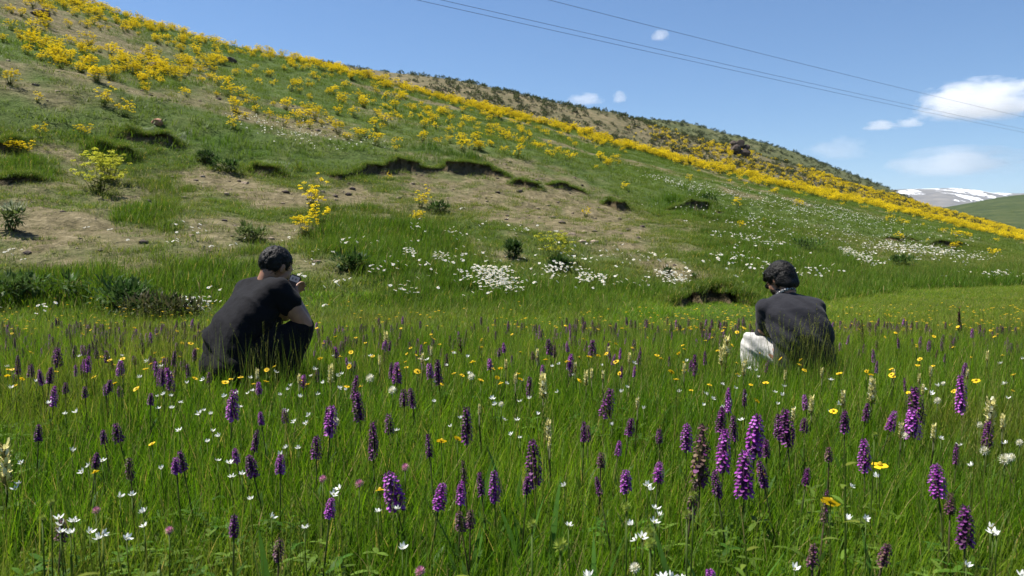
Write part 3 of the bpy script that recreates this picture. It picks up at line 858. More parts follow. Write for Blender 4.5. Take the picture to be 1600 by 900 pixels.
LT = [(.10, .14, .035), (.13, .17, .05), (.08, .12, .03)]
shrub(805, 404, .34, .30, DK, 'dark green shrub on the slope uphill of the dense daisy drift')
shrub(876, 425, .34, .24, DK, 'low dark green shrub at the edge of the daisies below a yellow green plant')
shrub(556, 424, .50, .28, DK, 'broad dark shrub among daisies beyond the man with the phone')
shrub(402, 378, .50, .30, LT, 'pale yellow green shrub on the slope behind the man with the phone')
shrub(1133, 458, .26, .22, LT, 'round pale shrub growing on top of the cut bank', size=.06)
shrub(1108, 463, .22, .14, MD, 'small green shrub beside the round pale shrub on cut bank', size=.06)
shrub(20, 362, .55, .42, LT, 'pale flowering shrub on bare ground low on the slope', top=(.30, .32, .20))
shrub(195, 498, .85, .48, DK, 'large dark green bush at the foot of the slope by the meadow', n=900)
shrub(60, 470, .9, .36, MD, 'leafy green bush spreading at the hill foot', n=700)
shrub(260, 503, .7, .32, [(.05, .055, .02), (.07, .065, .03), (.035, .05, .015)], 'brownish green bush at the meadow edge behind the man with the phone', n=600)
shrub(1042, 432, .20, .16, DK, 'tiny dark shrub on the tan patch above the cut bank', size=.07, n=160)
shrub(1085, 437, .16, .12, DK, 'tiny green shrub beside pale stones over the cut bank', size=.06, n=120)
shrub(690, 335, .50, .30, MD, 'green shrub at the lower side of the bare slump', n=380)
shrub(1405, 418, .6, .30, MD, 'dark green shrub low on the slope past the grey shirted man')
shrub(1265, 398, .8, .4, MD, 'bushy green patch on the slope above the grey shirted man')
shrub(355, 268, .5, .36, DK, 'dark shrub on the slope beneath the turf banks')
shrub(320, 255, .4, .3, DK, 'small dark shrub beside pale soil under the turf bank')
shrub(1110, 322, .7, .5, DK, 'dark shrub on the lone turf bank of the green slope')
# ------------------------------------------------------------------ people
def _sphere_pts(c, r, n=10):
    out = []
    for i in range(n):
        th = math.pi * (i + .5) / n
        for j in range(n + 4):
            ph = 2 * math.pi * (j + .5 * (i % 2)) / (n + 4)
            out.append(Vector(c) + Vector((math.sin(th) * math.cos(ph), math.sin(th) * math.sin(ph), math.cos(th))) * r)
    return out
def hull(bm, pts):
    vs = [bm.verts.new(p) for p in pts]
    r = bmesh.ops.convex_hull(bm, input=vs)
    junk = [g for g in r['geom_interior'] if isinstance(g, bmesh.types.BMVert)] + [g for g in r['geom_unused'] if isinstance(g, bmesh.types.BMVert)]
    if junk: bmesh.ops.delete(bm, geom=list(set(junk)), context='VERTS')
class Flesh:
    """round masses laid along the bones, then grown together into one continuous skin"""
    def __init__(s): s.bm = bmesh.new()
    def cap(s, a, b, ra, rb): hull(s.bm, _sphere_pts(a, ra) + _sphere_pts(b, rb)); return s
    def chain(s, pts, rads):
        for i in range(len(pts) - 1): s.cap(pts[i], pts[i + 1], rads[i], rads[i + 1])
        return s
    def hullof(s, balls): hull(s.bm, [q for c, r in balls for q in _sphere_pts(c, r)]); return s
    def ell(s, c, rx, ry, rz, ax=None):
        ax = ax or (Vector((1, 0, 0)), Vector((0, 1, 0)), Vector((0, 0, 1)))
        pts = [Vector(c) + ax[0] * p.x * rx + ax[1] * p.y * ry + ax[2] * p.z * rz for p in _sphere_pts((0, 0, 0), 1, 12)]
        hull(s.bm, pts); return s
    def grow(s, name, voxel, smooth_n, mats, fold=0.0, fold_len=.06, seed=0, fac=.5):
        me = bpy.data.meshes.new(name); s.bm.to_mesh(me); s.bm.free()
        o = bpy.data.objects.new(name, me); COL.objects.link(o)
        r = o.modifiers.new('r', 'REMESH'); r.mode = 'VOXEL'; r.voxel_size = voxel
        m = o.modifiers.new('s', 'SMOOTH'); m.iterations = smooth_n; m.factor = fac
        dg = bpy.context.evaluated_depsgraph_get()
        out = bpy.data.meshes.new_from_object(o.evaluated_get(dg))
        bpy.data.objects.remove(o)
        out.name = name
        n = len(out.vertices)
        co = np.empty(n * 3, np.float32); out.vertices.foreach_get('co', co); co = co.reshape(-1, 3)
        if fold:
            no = np.empty(n * 3, np.float32); out.vertices.foreach_get('normal', no); no = no.reshape(-1, 3)
            L = fold_len
            w = fbm(co[:, 0] / L * .6 + co[:, 2] / L * .8, co[:, 1] / L * .6 - co[:, 2] / L * .45, seed, 3) - .5
            w2 = fbm(co[:, 0] / (L * 3) + 7, co[:, 2] / (L * 3) + co[:, 1] / (L * 3), seed + 3, 2) - .5
            ridge = np.abs(w) * -2 + .35
            co = co + no * (fold * (ridge + w2 * 1.6))[:, None]
            out.vertices.foreach_set('co', co.ravel())
        out.polygons.foreach_set('use_smooth', np.full(len(out.polygons), True))
        out.materials.clear()
        for q in (mats if isinstance(mats, list) else [mats]): out.materials.append(q)
        out.update()
        return out
def mat_cloth(name, col, rough=.9, var=.25, weave=260, sheen=.15):
    m, t, out = newmat(name)
    g = N(t, 'ShaderNodeTexCoord'); P = g.outputs['Object']
    n1 = noise(t, P, 9, 4); n2 = noise(t, P, weave, 2)
    f = mth(t, 'MULTIPLY_ADD', n1, .7, mth(t, 'MULTIPLY', n2, .3))
    c = ramp(t, f, [(.3, tuple(x * (1 - var) for x in col)), (.7, tuple(x * (1 + var) for x in col))])
    p = N(t, 'ShaderNodeBsdfPrincipled'); p.inputs['Roughness'].default_value = rough; p.inputs['Specular IOR Level'].default_value = .15
    p.inputs['Sheen Weight'].default_value = sheen; p.inputs['Sheen Roughness'].default_value = .5
    t.links.new(c, p.inputs['Base Color'])
    b = N(t, 'ShaderNodeBump'); b.inputs['Strength'].default_value = .4; b.inputs['Distance'].default_value = .018
    t.links.new(mth(t, 'ADD', noise(t, P, 22, 4), mth(t, 'MULTIPLY', n2, .15)), b.inputs['Height']); t.links.new(b.outputs[0], p.inputs['Normal'])
    t.links.new(p.outputs[0], out.inputs['Surface'])
    return m
def mat_skin(name, col):
    m, t, out = newmat(name)
    g = N(t, 'ShaderNodeTexCoord'); n1 = noise(t, g.outputs['Object'], 18, 4)
    p = N(t, 'ShaderNodeBsdfPrincipled'); p.inputs['Roughness'].default_value = .5; p.inputs['Specular IOR Level'].default_value = .35
    p.inputs['Subsurface Weight'].default_value = .12; p.inputs['Subsurface Radius'].default_value = (.012, .005, .003)
    t.links.new(ramp(t, n1, [(.3, tuple(x * .82 for x in col)), (.7, tuple(x * 1.12 for x in col))]), p.inputs['Base Color'])
    t.links.new(p.outputs[0], out.inputs['Surface'])
    return m
def mat_hair(name, col):
    m, t, out = newmat(name)
    g = N(t, 'ShaderNodeTexCoord'); n1 = noise(t, g.outputs['Object'], 90, 3)
    p = N(t, 'ShaderNodeBsdfPrincipled'); p.inputs['Roughness'].default_value = .55; p.inputs['Specular IOR Level'].default_value = .18
    t.links.new(ramp(t, n1, [(.3, tuple(x * .5 for x in col)), (.7, tuple(x * 1.6 for x in col))]), p.inputs['Base Color'])
    b = N(t, 'ShaderNodeBump'); b.inputs['Strength'].default_value = .9; b.inputs['Distance'].default_value = .008
    t.links.new(n1, b.inputs['Height']); t.links.new(b.outputs[0], p.inputs['Normal'])
    t.links.new(p.outputs[0], out.inputs['Surface'])
    return m
def plain(name, col, rough=.5, metal=0., spec=.5):
    m, t, out = newmat(name)
    g = N(t, 'ShaderNodeTexCoord'); n1 = noise(t, g.outputs['Object'], 40, 3)
    p = N(t, 'ShaderNodeBsdfPrincipled'); p.inputs['Metallic'].default_value = metal; p.inputs['Specular IOR Level'].default_value = spec
    t.links.new(ramp(t, n1, [(.3, tuple(x * .9 for x in col)), (.7, tuple(x * 1.08 for x in col))]), p.inputs['Base Color'])
    t.links.new(mth(t, 'MULTIPLY_ADD', n1, .15, rough - .07), p.inputs['Roughness'])
    t.links.new(p.outputs[0], out.inputs['Surface'])
    return m
SKIN = mat_skin('skin', (.27, .135, .082)); HAIR = mat_hair('black_hair', (.007, .0062, .006)); BEARD = mat_hair('beard', (.022, .016, .012))
EYE = plain('eye', (.55, .53, .5), .2)

def head_frame(fwd, tilt_axis_up):
    f = Vector(fwd).normalized(); u = Vector(tilt_axis_up); u = (u - f * u.dot(f)).normalized(); r = f.cross(u)
    return f, u, r
def add_head(F, c, f, u, r, s=1.0):
    """skull, jaw, brow, nose, lips and ears; c = centre of the skull"""
    c = Vector(c)
    P = lambda a, b, d: c + (f * a + u * b + r * d) * s
    F.ell(P(-.008, .018, 0), .098 * s, .077 * s, .098 * s, (f, r, u))
    F.hullof([(P(.045, -.03, .038), .036 * s), (P(.045, -.03, -.038), .036 * s), (P(.072, -.088, 0), .026 * s), (P(.03, -.07, .04), .026 * s), (P(.03, -.07, -.04), .026 * s), (P(.06, .03, 0), .045 * s)])
    F.cap(P(.086, .012, 0), P(.108, -.028, 0), .009 * s, .014 * s)
    F.cap(P(.088, .028, -.03), P(.088, .028, .03), .012 * s, .012 * s)
    F.cap(P(.092, -.058, -.016), P(.092, -.058, .016), .010 * s, .010 * s)
    for k in (-1, 1):
        F.ell(P(-.012, -.008, k * .080), .019 * s, .009 * s, .032 * s, ((f + r * k * -.25).normalized(), r, u))
def hair_cap(c, f, u, r, s, name, curl, n, low=-.045, front=.055, seed=1, bulk=.010, quiff=0.0):
    rs = random.Random(seed); c = Vector(c); F = Flesh()
    F.ell(c + (f * -.014 + u * .026) * s, .098 * s + bulk, .078 * s + bulk, .095 * s + bulk, (f, r, u))
    cnt = 0
    while cnt < n:
        d = Vector((rs.gauss(0, 1), rs.gauss(0, 1), rs.gauss(.2, 1))).normalized()
        a, b, e = d.x, d.z, d.y      # f, u, r
        if b < -.5: continue
        if a > .45 and b < .55: continue
        if a > -.1 and b < .02 and abs(e) > .5: continue
        p = c + (f * (-.012) + u * .024) * s + f * a * (.100 * s + bulk) + u * b * (.098 * s + bulk) + r * e * (.079 * s + bulk)
        q = curl * (.7 + .7 * rs.random())
        t = (d.cross(Vector((rs.gauss(0, 1), rs.gauss(0, 1), rs.gauss(0, 1))))).normalized()
        tw = f * t.x + r * t.y + u * t.z
        F.cap(p, p + tw * q * 2.2, q, q * .6); cnt += 1
    return F
def carve(bm_mesh, keep):
    """drop the faces whose middle fails keep(co)"""
    bm = bmesh.new(); bm.from_mesh(bm_mesh)
    bad = [f_ for f_ in bm.faces if not keep(f_.calc_center_median())]
    bmesh.ops.delete(bm, geom=bad, context='FACES'); bm.to_mesh(bm_mesh); bm.free()
    return bm_mesh
def strands(c, f, u, r, s, bulk, n, length, keep, seed):
    """loose curls standing off the scalp"""
    rs = random.Random(seed); mb = MB(); c = Vector(c); k = 0
    while k < n:
        d = Vector((rs.gauss(0, 1), rs.gauss(0, 1), rs.gauss(.2, 1))).normalized()
        p = c + (f * -.012 + u * .024) * s + f * d.x * (.098 * s + bulk) + u * d.z * (.096 * s + bulk) + r * d.y * (.078 * s + bulk)
        if not keep(p): continue
        k += 1
        o = (f * d.x + u * d.z + r * d.y); w = (o * .55 + Vector((rs.gauss(0, 1), rs.gauss(0, 1), rs.gauss(0, 1))).normalized() * .9).normalized()
        L = length * (.6 + .8 * rs.random())
        mb.blade(p - o * .004, w, L, .0045, rs.uniform(1.0, 3.2), (0, 0, 0), 4, side=w.cross(o) + Vector((1e-4, 0, 0)))
    return mb.mesh('hair_curls', HAIR)
def add_hand(F, wrist, to, palm_n, grip, s=1.0, thumb_side=1):
    """palm and five bent fingers; to = knuckle direction, palm_n = where the palm faces, grip = curl"""
    w = Vector(wrist); d = Vector(to).normalized(); n = Vector(palm_n); n = (n - d * n.dot(d)).normalized(); sd = d.cross(n).normalized() * thumb_side
    F.hullof([(w, .024 * s), (w + d * .075 * s + sd * .026 * s, .013 * s), (w + d * .072 * s - sd * .028 * s, .012 * s), (w + d * .025 * s + sd * .022 * s, .016 * s)])
    for i, (off, L) in enumerate(((.027, .074), (.009, .082), (-.010, .076), (-.029, .060))):
        p = w + d * .078 * s + sd * off * s; dd = d.copy(); pts = [p]
        for j, fr in enumerate((.45, .30, .25)):
            q = Quaternion(sd, -grip[i] * (.6 if j == 0 else 1.0) * thumb_side); dd = q @ dd
            p = p + dd * L * fr * s; pts.append(p)
        F.chain(pts, [.0095 * s, .0088 * s, .008 * s, .0068 * s])
    p0 = w + d * .022 * s + sd * .024 * s; p1 = p0 + (sd * .75 + d * .65 + n * .3).normalized() * .040 * s; p2 = p1 + (d * .9 + sd * .15 + n * .55).normalized() * .030 * s
    F.chain([p0, p1, p2], [.013 * s, .0105 * s, .0085 * s])

def place(e, mesh, nm):
    o = link_mesh(nm, mesh, e); return o

# ---- the man with the phone: squats with his back towards us, turned to one side, elbows on his knees
def man_with_phone():
    base_x = (400 - 800) / FPX * 4.6
    gx, gy = base_x, 4.6
    e = empty('person', (gx, gy, float(ground_h(gx, gy))))
    V = Vector
    f = V((.62, .78, 0)).normalized(); r = V((f.y, -f.x, 0))           # forwards, his own right-hand side
    pelvis = V((-.135, -.14, .245)); belly = V((-.115, -.12, .40)); chest = V((-.035, -.03, .56)); neckb = V((.035, .04, .718))
    shR = V((.155, -.085, .690)); shL = V((-.112, .125, .672))
    hipR = pelvis + r * .095; hipL = pelvis - r * .095
    kneeR = V((.275, -.03, .455)); kneeL = V((-.02, .33, .47))
    ankR = V((.175, -.13, .09)); ankL = V((-.12, .16, .09))
    elR = V((.298, -.045, .478)); wrR = V((.205, .125, .605))
    elL = V((.06, .36, .50)); wrL = V((.095, .27, .61))
    head = V((.092, .085, .812))
    hf, hu, hr = head_frame(f + V((-.04, .10, -.55)), V((0, 0, 1)))
    # body
    B = Flesh()
    add_head(B, head, hf, hu, hr)
    B.cap(neckb + V((0, 0, -.02)), head + hf * -.03 + hu * -.05, .060, .054)
    B.hullof([(pelvis + r * .06, .09), (pelvis - r * .06, .09), (chest + r * .08, .09), (chest - r * .08, .09)])
    for sh, el, wr in ((shR, elR, wrR), (shL, elL, wrL)):
        B.cap(chest + (sh - chest) * .5, sh, .07, .055)
        mid = sh.lerp(el, .5)
        B.chain([sh, mid, el], [.054, .054, .044])
        fm = el.lerp(wr, .3)
        B.chain([el, fm, wr], [.044, .046, .029])
    for hp, kn, an in ((hipR, kneeR, ankR), (hipL, kneeL, ankL)):
        B.chain([hp, kn, an], [.075, .052, .036])
    phone_c = V((.146, .225, .688))
    add_hand(B, wrR, V((-.02, .07, .075)), V((-.5, .2, .2)), (.55, .6, .65, .7), 1.0, 1)
    add_hand(B, wrL, V((.03, -.02, .08)), V((.5, -.2, .3)), (.5, .55, .6, .7), 1.0, -1)
    place(e, B.grow('body', .0065, 3, SKIN), 'body')
    # t-shirt
    S = Flesh()
    S.hullof([(pelvis + r * .08 + V((0, 0, .02)), .108), (pelvis - r * .06 + V((0, 0, .02)), .104), (belly + r * .075, .110), (belly - r * .075, .110)])
    S.hullof([(belly + r * .075, .110), (belly - r * .075, .110), (chest + r * .088, .112), (chest - r * .088, .112)])
    S.hullof([(chest + r * .088, .112), (chest - r * .088, .112), (shR + V((-.02, .015, .0)), .070), (shL + V((.01, -.015, .0)), .070), (neckb + V((-.02, -.01, -.025)), .070)])
    S.cap(neckb + V((-.005, 0, -.015)), shR, .066, .066); S.cap(neckb + V((-.005, 0, -.015)), shL, .066, .066)
    S.cap(neckb, neckb.lerp(head, .20), .062, .061)
    cuR = shR.lerp(elR, .40); cuL = shL.lerp(elL, .55)
    S.chain([shR, shR.lerp(elR, .2), cuR], [.069, .070, .068]); S.chain([shL, shL.lerp(elL, .3), cuL], [.069, .069, .066])
    # hem hanging behind the hips
    S.hullof([(pelvis + r * .08, .10), (pelvis - r * .065, .10), (pelvis + r * .07 - f * .03 + V((0, 0, -.10)), .05), (pelvis - r * .075 - f * .03 + V((0, 0, -.10)), .05)])
    BLACK = mat_cloth('black_jersey', (.0050, .0049, .0070), .9, .25, 260, .03)
    place(e, S.grow('shirt', .0085, 4, BLACK, .034, .12, 5), 'shirt')
    # trousers
    T = Flesh()
    T.hullof([(pelvis + r * .09, .112), (pelvis - r * .09, .112), (pelvis + r * .06 + f * .10 + V((0, 0, .05)), .09), (pelvis - r * .06 + f * .10 + V((0, 0, .05)), .09)])
    for hp, kn, an in ((hipR, kneeR, ankR), (hipL, kneeL, ankL)):
        T.chain([hp, hp.lerp(kn, .5), kn], [.108, .098, .076])
        T.chain([kn, kn.lerp(an, .35) - f * .02, an], [.076, .074, .060])
    place(e, T.grow('trousers', .009, 4, mat_cloth('black_twill', (.0052, .0052, .006), .9, .25, 260, .02), .014, .07, 9), 'trousers')
    SH = mat_cloth('dark_shoe', (.02, .02, .022), .6)
    for an in (ankR, ankL):
        K = Flesh(); toe = an + f * .17; K.hullof([(V((an.x, an.y, .055)) - f * .04, .046), (V((toe.x, toe.y, .035)), .034), (V((an.x, an.y, .075)) + f * .03, .042), (V((toe.x, toe.y, .04)) - f * .06 + r * .02, .036)])
        place(e, K.grow('shoe', .008, 3, SH), 'shoe')
    # hair, beard, eyes
    Hh = hair_cap(head, hf, hu, hr, 1.0, 'hair', .006, 420, seed=4, bulk=.005)
    me = Hh.grow('hair', .0055, 1, HAIR)
    hm = head.copy()
    def keep(c):
        d = c - hm; a, b, q = d.dot(hf), d.dot(hu), abs(d.dot(hr))
        if a > .03 and b < .062: return False
        if a > -.035 and b < -.005: return False
        return b > -.058
    hh_ = place(e, carve(me, keep), 'hair')
    place(hh_, strands(head, hf, hu, hr, 1.0, .008, 3200, .024, keep, 3), 'curls')
    Bd = Flesh()
    P = lambda a, b, d: head + hf * a + hu * b + hr * d
    Bd.hullof([(P(.050, -.047, .044), .027), (P(.050, -.047, -.044), .027), (P(.074, -.090, 0), .0275), (P(.03, -.072, .042), .0265), (P(.03, -.072, -.042), .0265)])
    place(e, carve(Bd.grow('beard', .006, 2, BEARD), lambda c: (c - head).dot(hu) < -.040), 'beard')
    for k in (-1, 1):
        Ey = Flesh(); Ey.ell(P(.084, .006, k * .030), .012, .012, .012); place(e, Ey.grow('eye', .004, 1, EYE), 'eye')
    tag(e, 'man in black t-shirt squatting in the meadow, looking at his phone', 'person', 'people crouching in the meadow')
    # phone: upright, its screen side tilted towards his face
    ph = empty('phone', V((gx, gy, e.location.z)) + phone_c)
    pf = head + hf * .1 - phone_c; pf.z *= .25; pf.normalize(); up = V((.35, .15, 1)); up = (up - pf * up.dot(pf)).normalized(); pr = up.cross(pf)
    M = Matrix((pr, up, pf)).transposed().to_4x4(); ph.rotation_euler = M.to_euler()
    def slab(name, w, h, d, z, m, parent, bev=.008, off=(0, 0)):
        bm = bmesh.new(); bmesh.ops.create_cube(bm, size=1)
        for v in bm.verts: v.co = V((v.co.x * w + off[0], v.co.y * h + off[1], v.co.z * d + z))
        es = [x for x in bm.edges if abs(x.verts[0].co.z - x.verts[1].co.z) > d * .5]
        bmesh.ops.bevel(bm, geom=es, offset=bev, segments=4, affect='EDGES')
        q = bpy.data.meshes.new(name); bm.to_mesh(q); bm.free(); q.materials.append(m)
        return link_mesh(name, q, parent)
    body = slab('case', .074, .155, .0085, 0, plain('phone_case', (.02, .02, .024), .35), ph)
    slab('screen', .068, .148, .0006, .0048, plain('phone_glass', (.012, .014, .02), .5, 0, .06), ph, .005)
    sc_ = slab('screen_top', .060, .036, .0004, .0054, plain('pale_screen_top', (.13, .15, .19), .7, 0, .05), ph, .003, (0, .052))  # paler strip across the upper end of the screen
    for k in (-.014, .008): slab('screen_mark', .010, .014, .0004, .0058, plain('screen_mark', (.05, .06, .09), .2), ph, .002, (k, .052))
    for k in (-.018, .0, .018): slab('camera_lens', .011, .011, .0014, -.0066, plain('lens', (.01, .01, .015), .08), ph, .0052, (k, .058))
    tag(ph, 'dark phone with pale top edge held up in hand of the man in black', 'phone')

# ---- the man in the grey shirt: crouches facing away, head bowed and turned to one side, one pale trouser knee showing
def man_in_grey():
    gx, gy = (1248 - 800) / FPX * 5.1, 5.1
    e = empty('person', (gx, gy, float(ground_h(gx, gy))))
    V = Vector
    f = V((-.16, 1, 0)).normalized(); r = V((f.y, -f.x, 0))
    pelvis = V((.03, -.06, .20)); belly = V((.025, -.05, .33)); chest = V((.0, .03, .47)); neckb = V((-.02, .13, .605))
    shR = V((.150, .085, .545)); shL = V((-.180, .055, .535))
    hipR = pelvis + r * .10; hipL = pelvis - r * .10
    kneeR = V((.20, .33, .40)); kneeL = V((-.252, .14, .305))
    ankR = V((.16, .16, .09)); ankL = V((-.250, .06, .04))
    elR = V((.235, .22, .36)); wrR = V((.07, .36, .34))
    elL = V((-.205, .10, .315)); wrL = V((-.12, .32, .32))
    head = V((-.045, .205, .722))
    hf, hu, hr = head_frame(V((-.46, .84, -.60)), V((-.06, .12, 1)))
    B = Flesh()
    add_head(B, head, hf, hu, hr, .97)
    B.cap(neckb + V((0, 0, -.03)), head + hf * -.03 + hu * -.05, .060, .056)
    B.hullof([(pelvis + r * .06, .09), (pelvis - r * .06, .09), (chest + r * .08, .08), (chest - r * .08, .08)])
    for sh, el, wr in ((shR, elR, wrR), (shL, elL, wrL)):
        B.cap(chest + (sh - chest) * .5, sh, .06, .05)
        B.chain([sh, sh.lerp(el, .5), el], [.050, .047, .040]); B.chain([el, el.lerp(wr, .3), wr], [.040, .042, .028])
    for hp, kn, an in ((hipR, kneeR, ankR), (hipL, kneeL, ankL)): B.chain([hp, kn, an], [.075, .052, .036])
    add_hand(B, wrR, V((-.08, .06, -.03)), V((-.2, .2, -.8)), (.5, .5, .55, .6), 1.0, 1)
    add_hand(B, wrL, V((.06, .08, -.04)), V((.2, .2, -.8)), (.45, .5, .55, .6), 1.0, -1)
    place(e, B.grow('body', .0065, 3, SKIN), 'body')
    GREY = mat_cloth('charcoal_cotton', (.0165, .0165, .021), .9, .22, 260, .06)
    S = Flesh()
    S.hullof([(pelvis + r * .10 + V((0, -.02, -.03)), .115), (pelvis - r * .10 + V((0, -.02, -.03)), .105), (belly + r * .085, .12), (belly - r * .10, .11)])
    S.hullof([(belly + r * .085, .12), (belly - r * .10, .11), (chest + r * .095, .112), (chest - r * .11, .106)])
    S.hullof([(chest + r * .095, .112), (chest - r * .11, .106), (shR + V((-.02, -.01, .0)), .068), (shL + V((.02, .0, .0)), .066), (neckb + V((0, -.03, -.03)), .072)])
    S.cap(neckb + V((0, -.01, -.01)), shR, .066, .064); S.cap(neckb + V((0, -.01, -.01)), shL, .066, .064)
    S.cap(neckb, neckb.lerp(head, .24), .066, .063)
    for sh, el, wr in ((shR, elR, wrR), (shL, elL, wrL)):
        S.chain([sh, sh.lerp(el, .5), el], [.066, .060, .053]); S.chain([el, el.lerp(wr, .5), el.lerp(wr, .85)], [.053, .049, .040])
    # long tail spreading over the hips and down one side
    S.hullof([(pelvis + r * .13 + V((.0, -.02, .02)), .085), (pelvis + r * .22 + V((.02, .02, -.11)), .045), (pelvis - r * .10 + V((0, -.06, -.10)), .06), (pelvis - r * .06 + V((0, -.02, .06)), .10), (pelvis - r * .155 + V((0, -.03, -.06)), .06), (belly - r * .13, .085)])
    place(e, S.grow('shirt', .0085, 4, GREY, .036, .13, 15), 'shirt')
    PALE = mat_cloth('pale_trouser', (.43, .415, .39), .85, .12, 200, .05)
    T = Flesh()
    T.hullof([(pelvis + r * .06 + V((0, .04, 0)), .075), (pelvis - r * .06 + V((0, .04, 0)), .075)])
    for hp, kn, an in ((hipR, kneeR, ankR), (hipL, kneeL, ankL)):
        T.chain([hp, hp.lerp(kn, .5), kn], [.072, .068, .064]); T.chain([kn, kn.lerp(an, .5), an], [.068, .072, .062])
    place(e, T.grow('trousers', .009, 4, PALE, .030, .07, 22), 'trousers')
    SH = mat_cloth('brown_shoe', (.05, .035, .025), .6)
    for an in (ankR, ankL):
        K = Flesh(); toe = an + f * .17; K.hullof([(V((an.x, an.y, .055)) - f * .04, .046), (V((toe.x, toe.y, .035)), .034), (V((an.x, an.y, .07)) + f * .03, .042)])
        place(e, K.grow('shoe', .008, 3, SH), 'shoe')
    # collar: pale patterned band at the nape
    m, t, out = newmat('patterned_collar')
    tc = N(t, 'ShaderNodeTexCoord'); vo = N(t, 'ShaderNodeTexVoronoi'); vo.inputs['Scale'].default_value = 75; t.links.new(tc.outputs['Object'], vo.inputs['Vector'])
    p = N(t, 'ShaderNodeBsdfPrincipled'); p.inputs['Roughness'].default_value = .8
    t.links.new(ramp(t, vo.outputs['Distance'], [(.25, (.5, .5, .5)), (.55, (.03, .03, .035))]), p.inputs['Base Color']); t.links.new(p.outputs[0], out.inputs['Surface'])
    C = Flesh(); ax = (head - neckb).normalized(); o1 = ax.orthogonal().normalized(); o2 = ax.cross(o1); cc = neckb.lerp(head, .27)
    ring = [cc + (o1 * math.cos(a) + o2 * math.sin(a)) * .062 for a in np.linspace(0, 2 * math.pi, 17)]
    C.chain(ring, [.0105] * 17)
    place(e, C.grow('collar', .005, 1, m), 'collar')
    P = lambda a, b, d: head + (hf * a + hu * b + hr * d) * .97
    Hh = hair_cap(head, hf, hu, hr, .97, 'hair', .008, 420, seed=8, bulk=.010)
    Hh.hullof([(P(-.072, -.062, .03), .036), (P(-.072, -.062, -.03), .036), (P(-.03, -.03, .066), .024), (P(-.03, -.03, -.066), .024), (P(-.07, -.005, .045), .036), (P(-.07, -.005, -.045), .036)])
    Hh.hullof([(P(.055, .09, .035), .026), (P(.055, .09, -.035), .026), (P(.095, .062, 0.03), .018), (P(.095, .062, -.03), .018), (P(.0, .10, 0), .03)])
    me = Hh.grow('hair', .0058, 1, HAIR)
    def keep(c):
        d = c - head; a, b = d.dot(hf), d.dot(hu)
        if a > .045 and b < .040: return False
        if a > -.004 and b < -.010: return False
        return b > -.095
    hh_ = place(e, carve(me, keep), 'hair')
    place(hh_, strands(head, hf, hu, hr, .97, .014, 3600, .036, keep, 5), 'curls')
    Bd = Flesh()
    Bd.hullof([(P(.050, -.047, .044), .027), (P(.050, -.047, -.044), .027), (P(.074, -.090, 0), .0275), (P(.03, -.072, .042), .0265), (P(.03, -.072, -.042), .0265)])
    place(e, carve(Bd.grow('beard', .006, 2, BEARD), lambda c: (c - head).dot(hu) < -.040), 'beard')
    for k in (-1, 1):
        Ey = Flesh(); Ey.ell(P(.082, .006, k * .030), .012, .012, .012); place(e, Ey.grow('eye', .004, 1, EYE), 'eye')
    # dark spectacles
    G = Flesh()
    for k in (-1, 1):
        G.ell(P(.101, .006, k * .032), .005, .026, .020, (hf, hr, hu)); G.cap(P(.095, .012, k * .056), P(-.01, .014, k * .088), .0045, .0045)
    G.cap(P(.104, .012, -.012), P(.104, .012, .012), .004, .004)
    place(e, G.grow('spectacles', .0035, 1, plain('dark_glass', (.012, .012, .014), .15)), 'spectacles')
    tag(e, 'man in charcoal shirt and pale trousers crouching in the meadow, back turned', 'person', 'people crouching in the meadow')
man_with_phone()
man_in_grey()
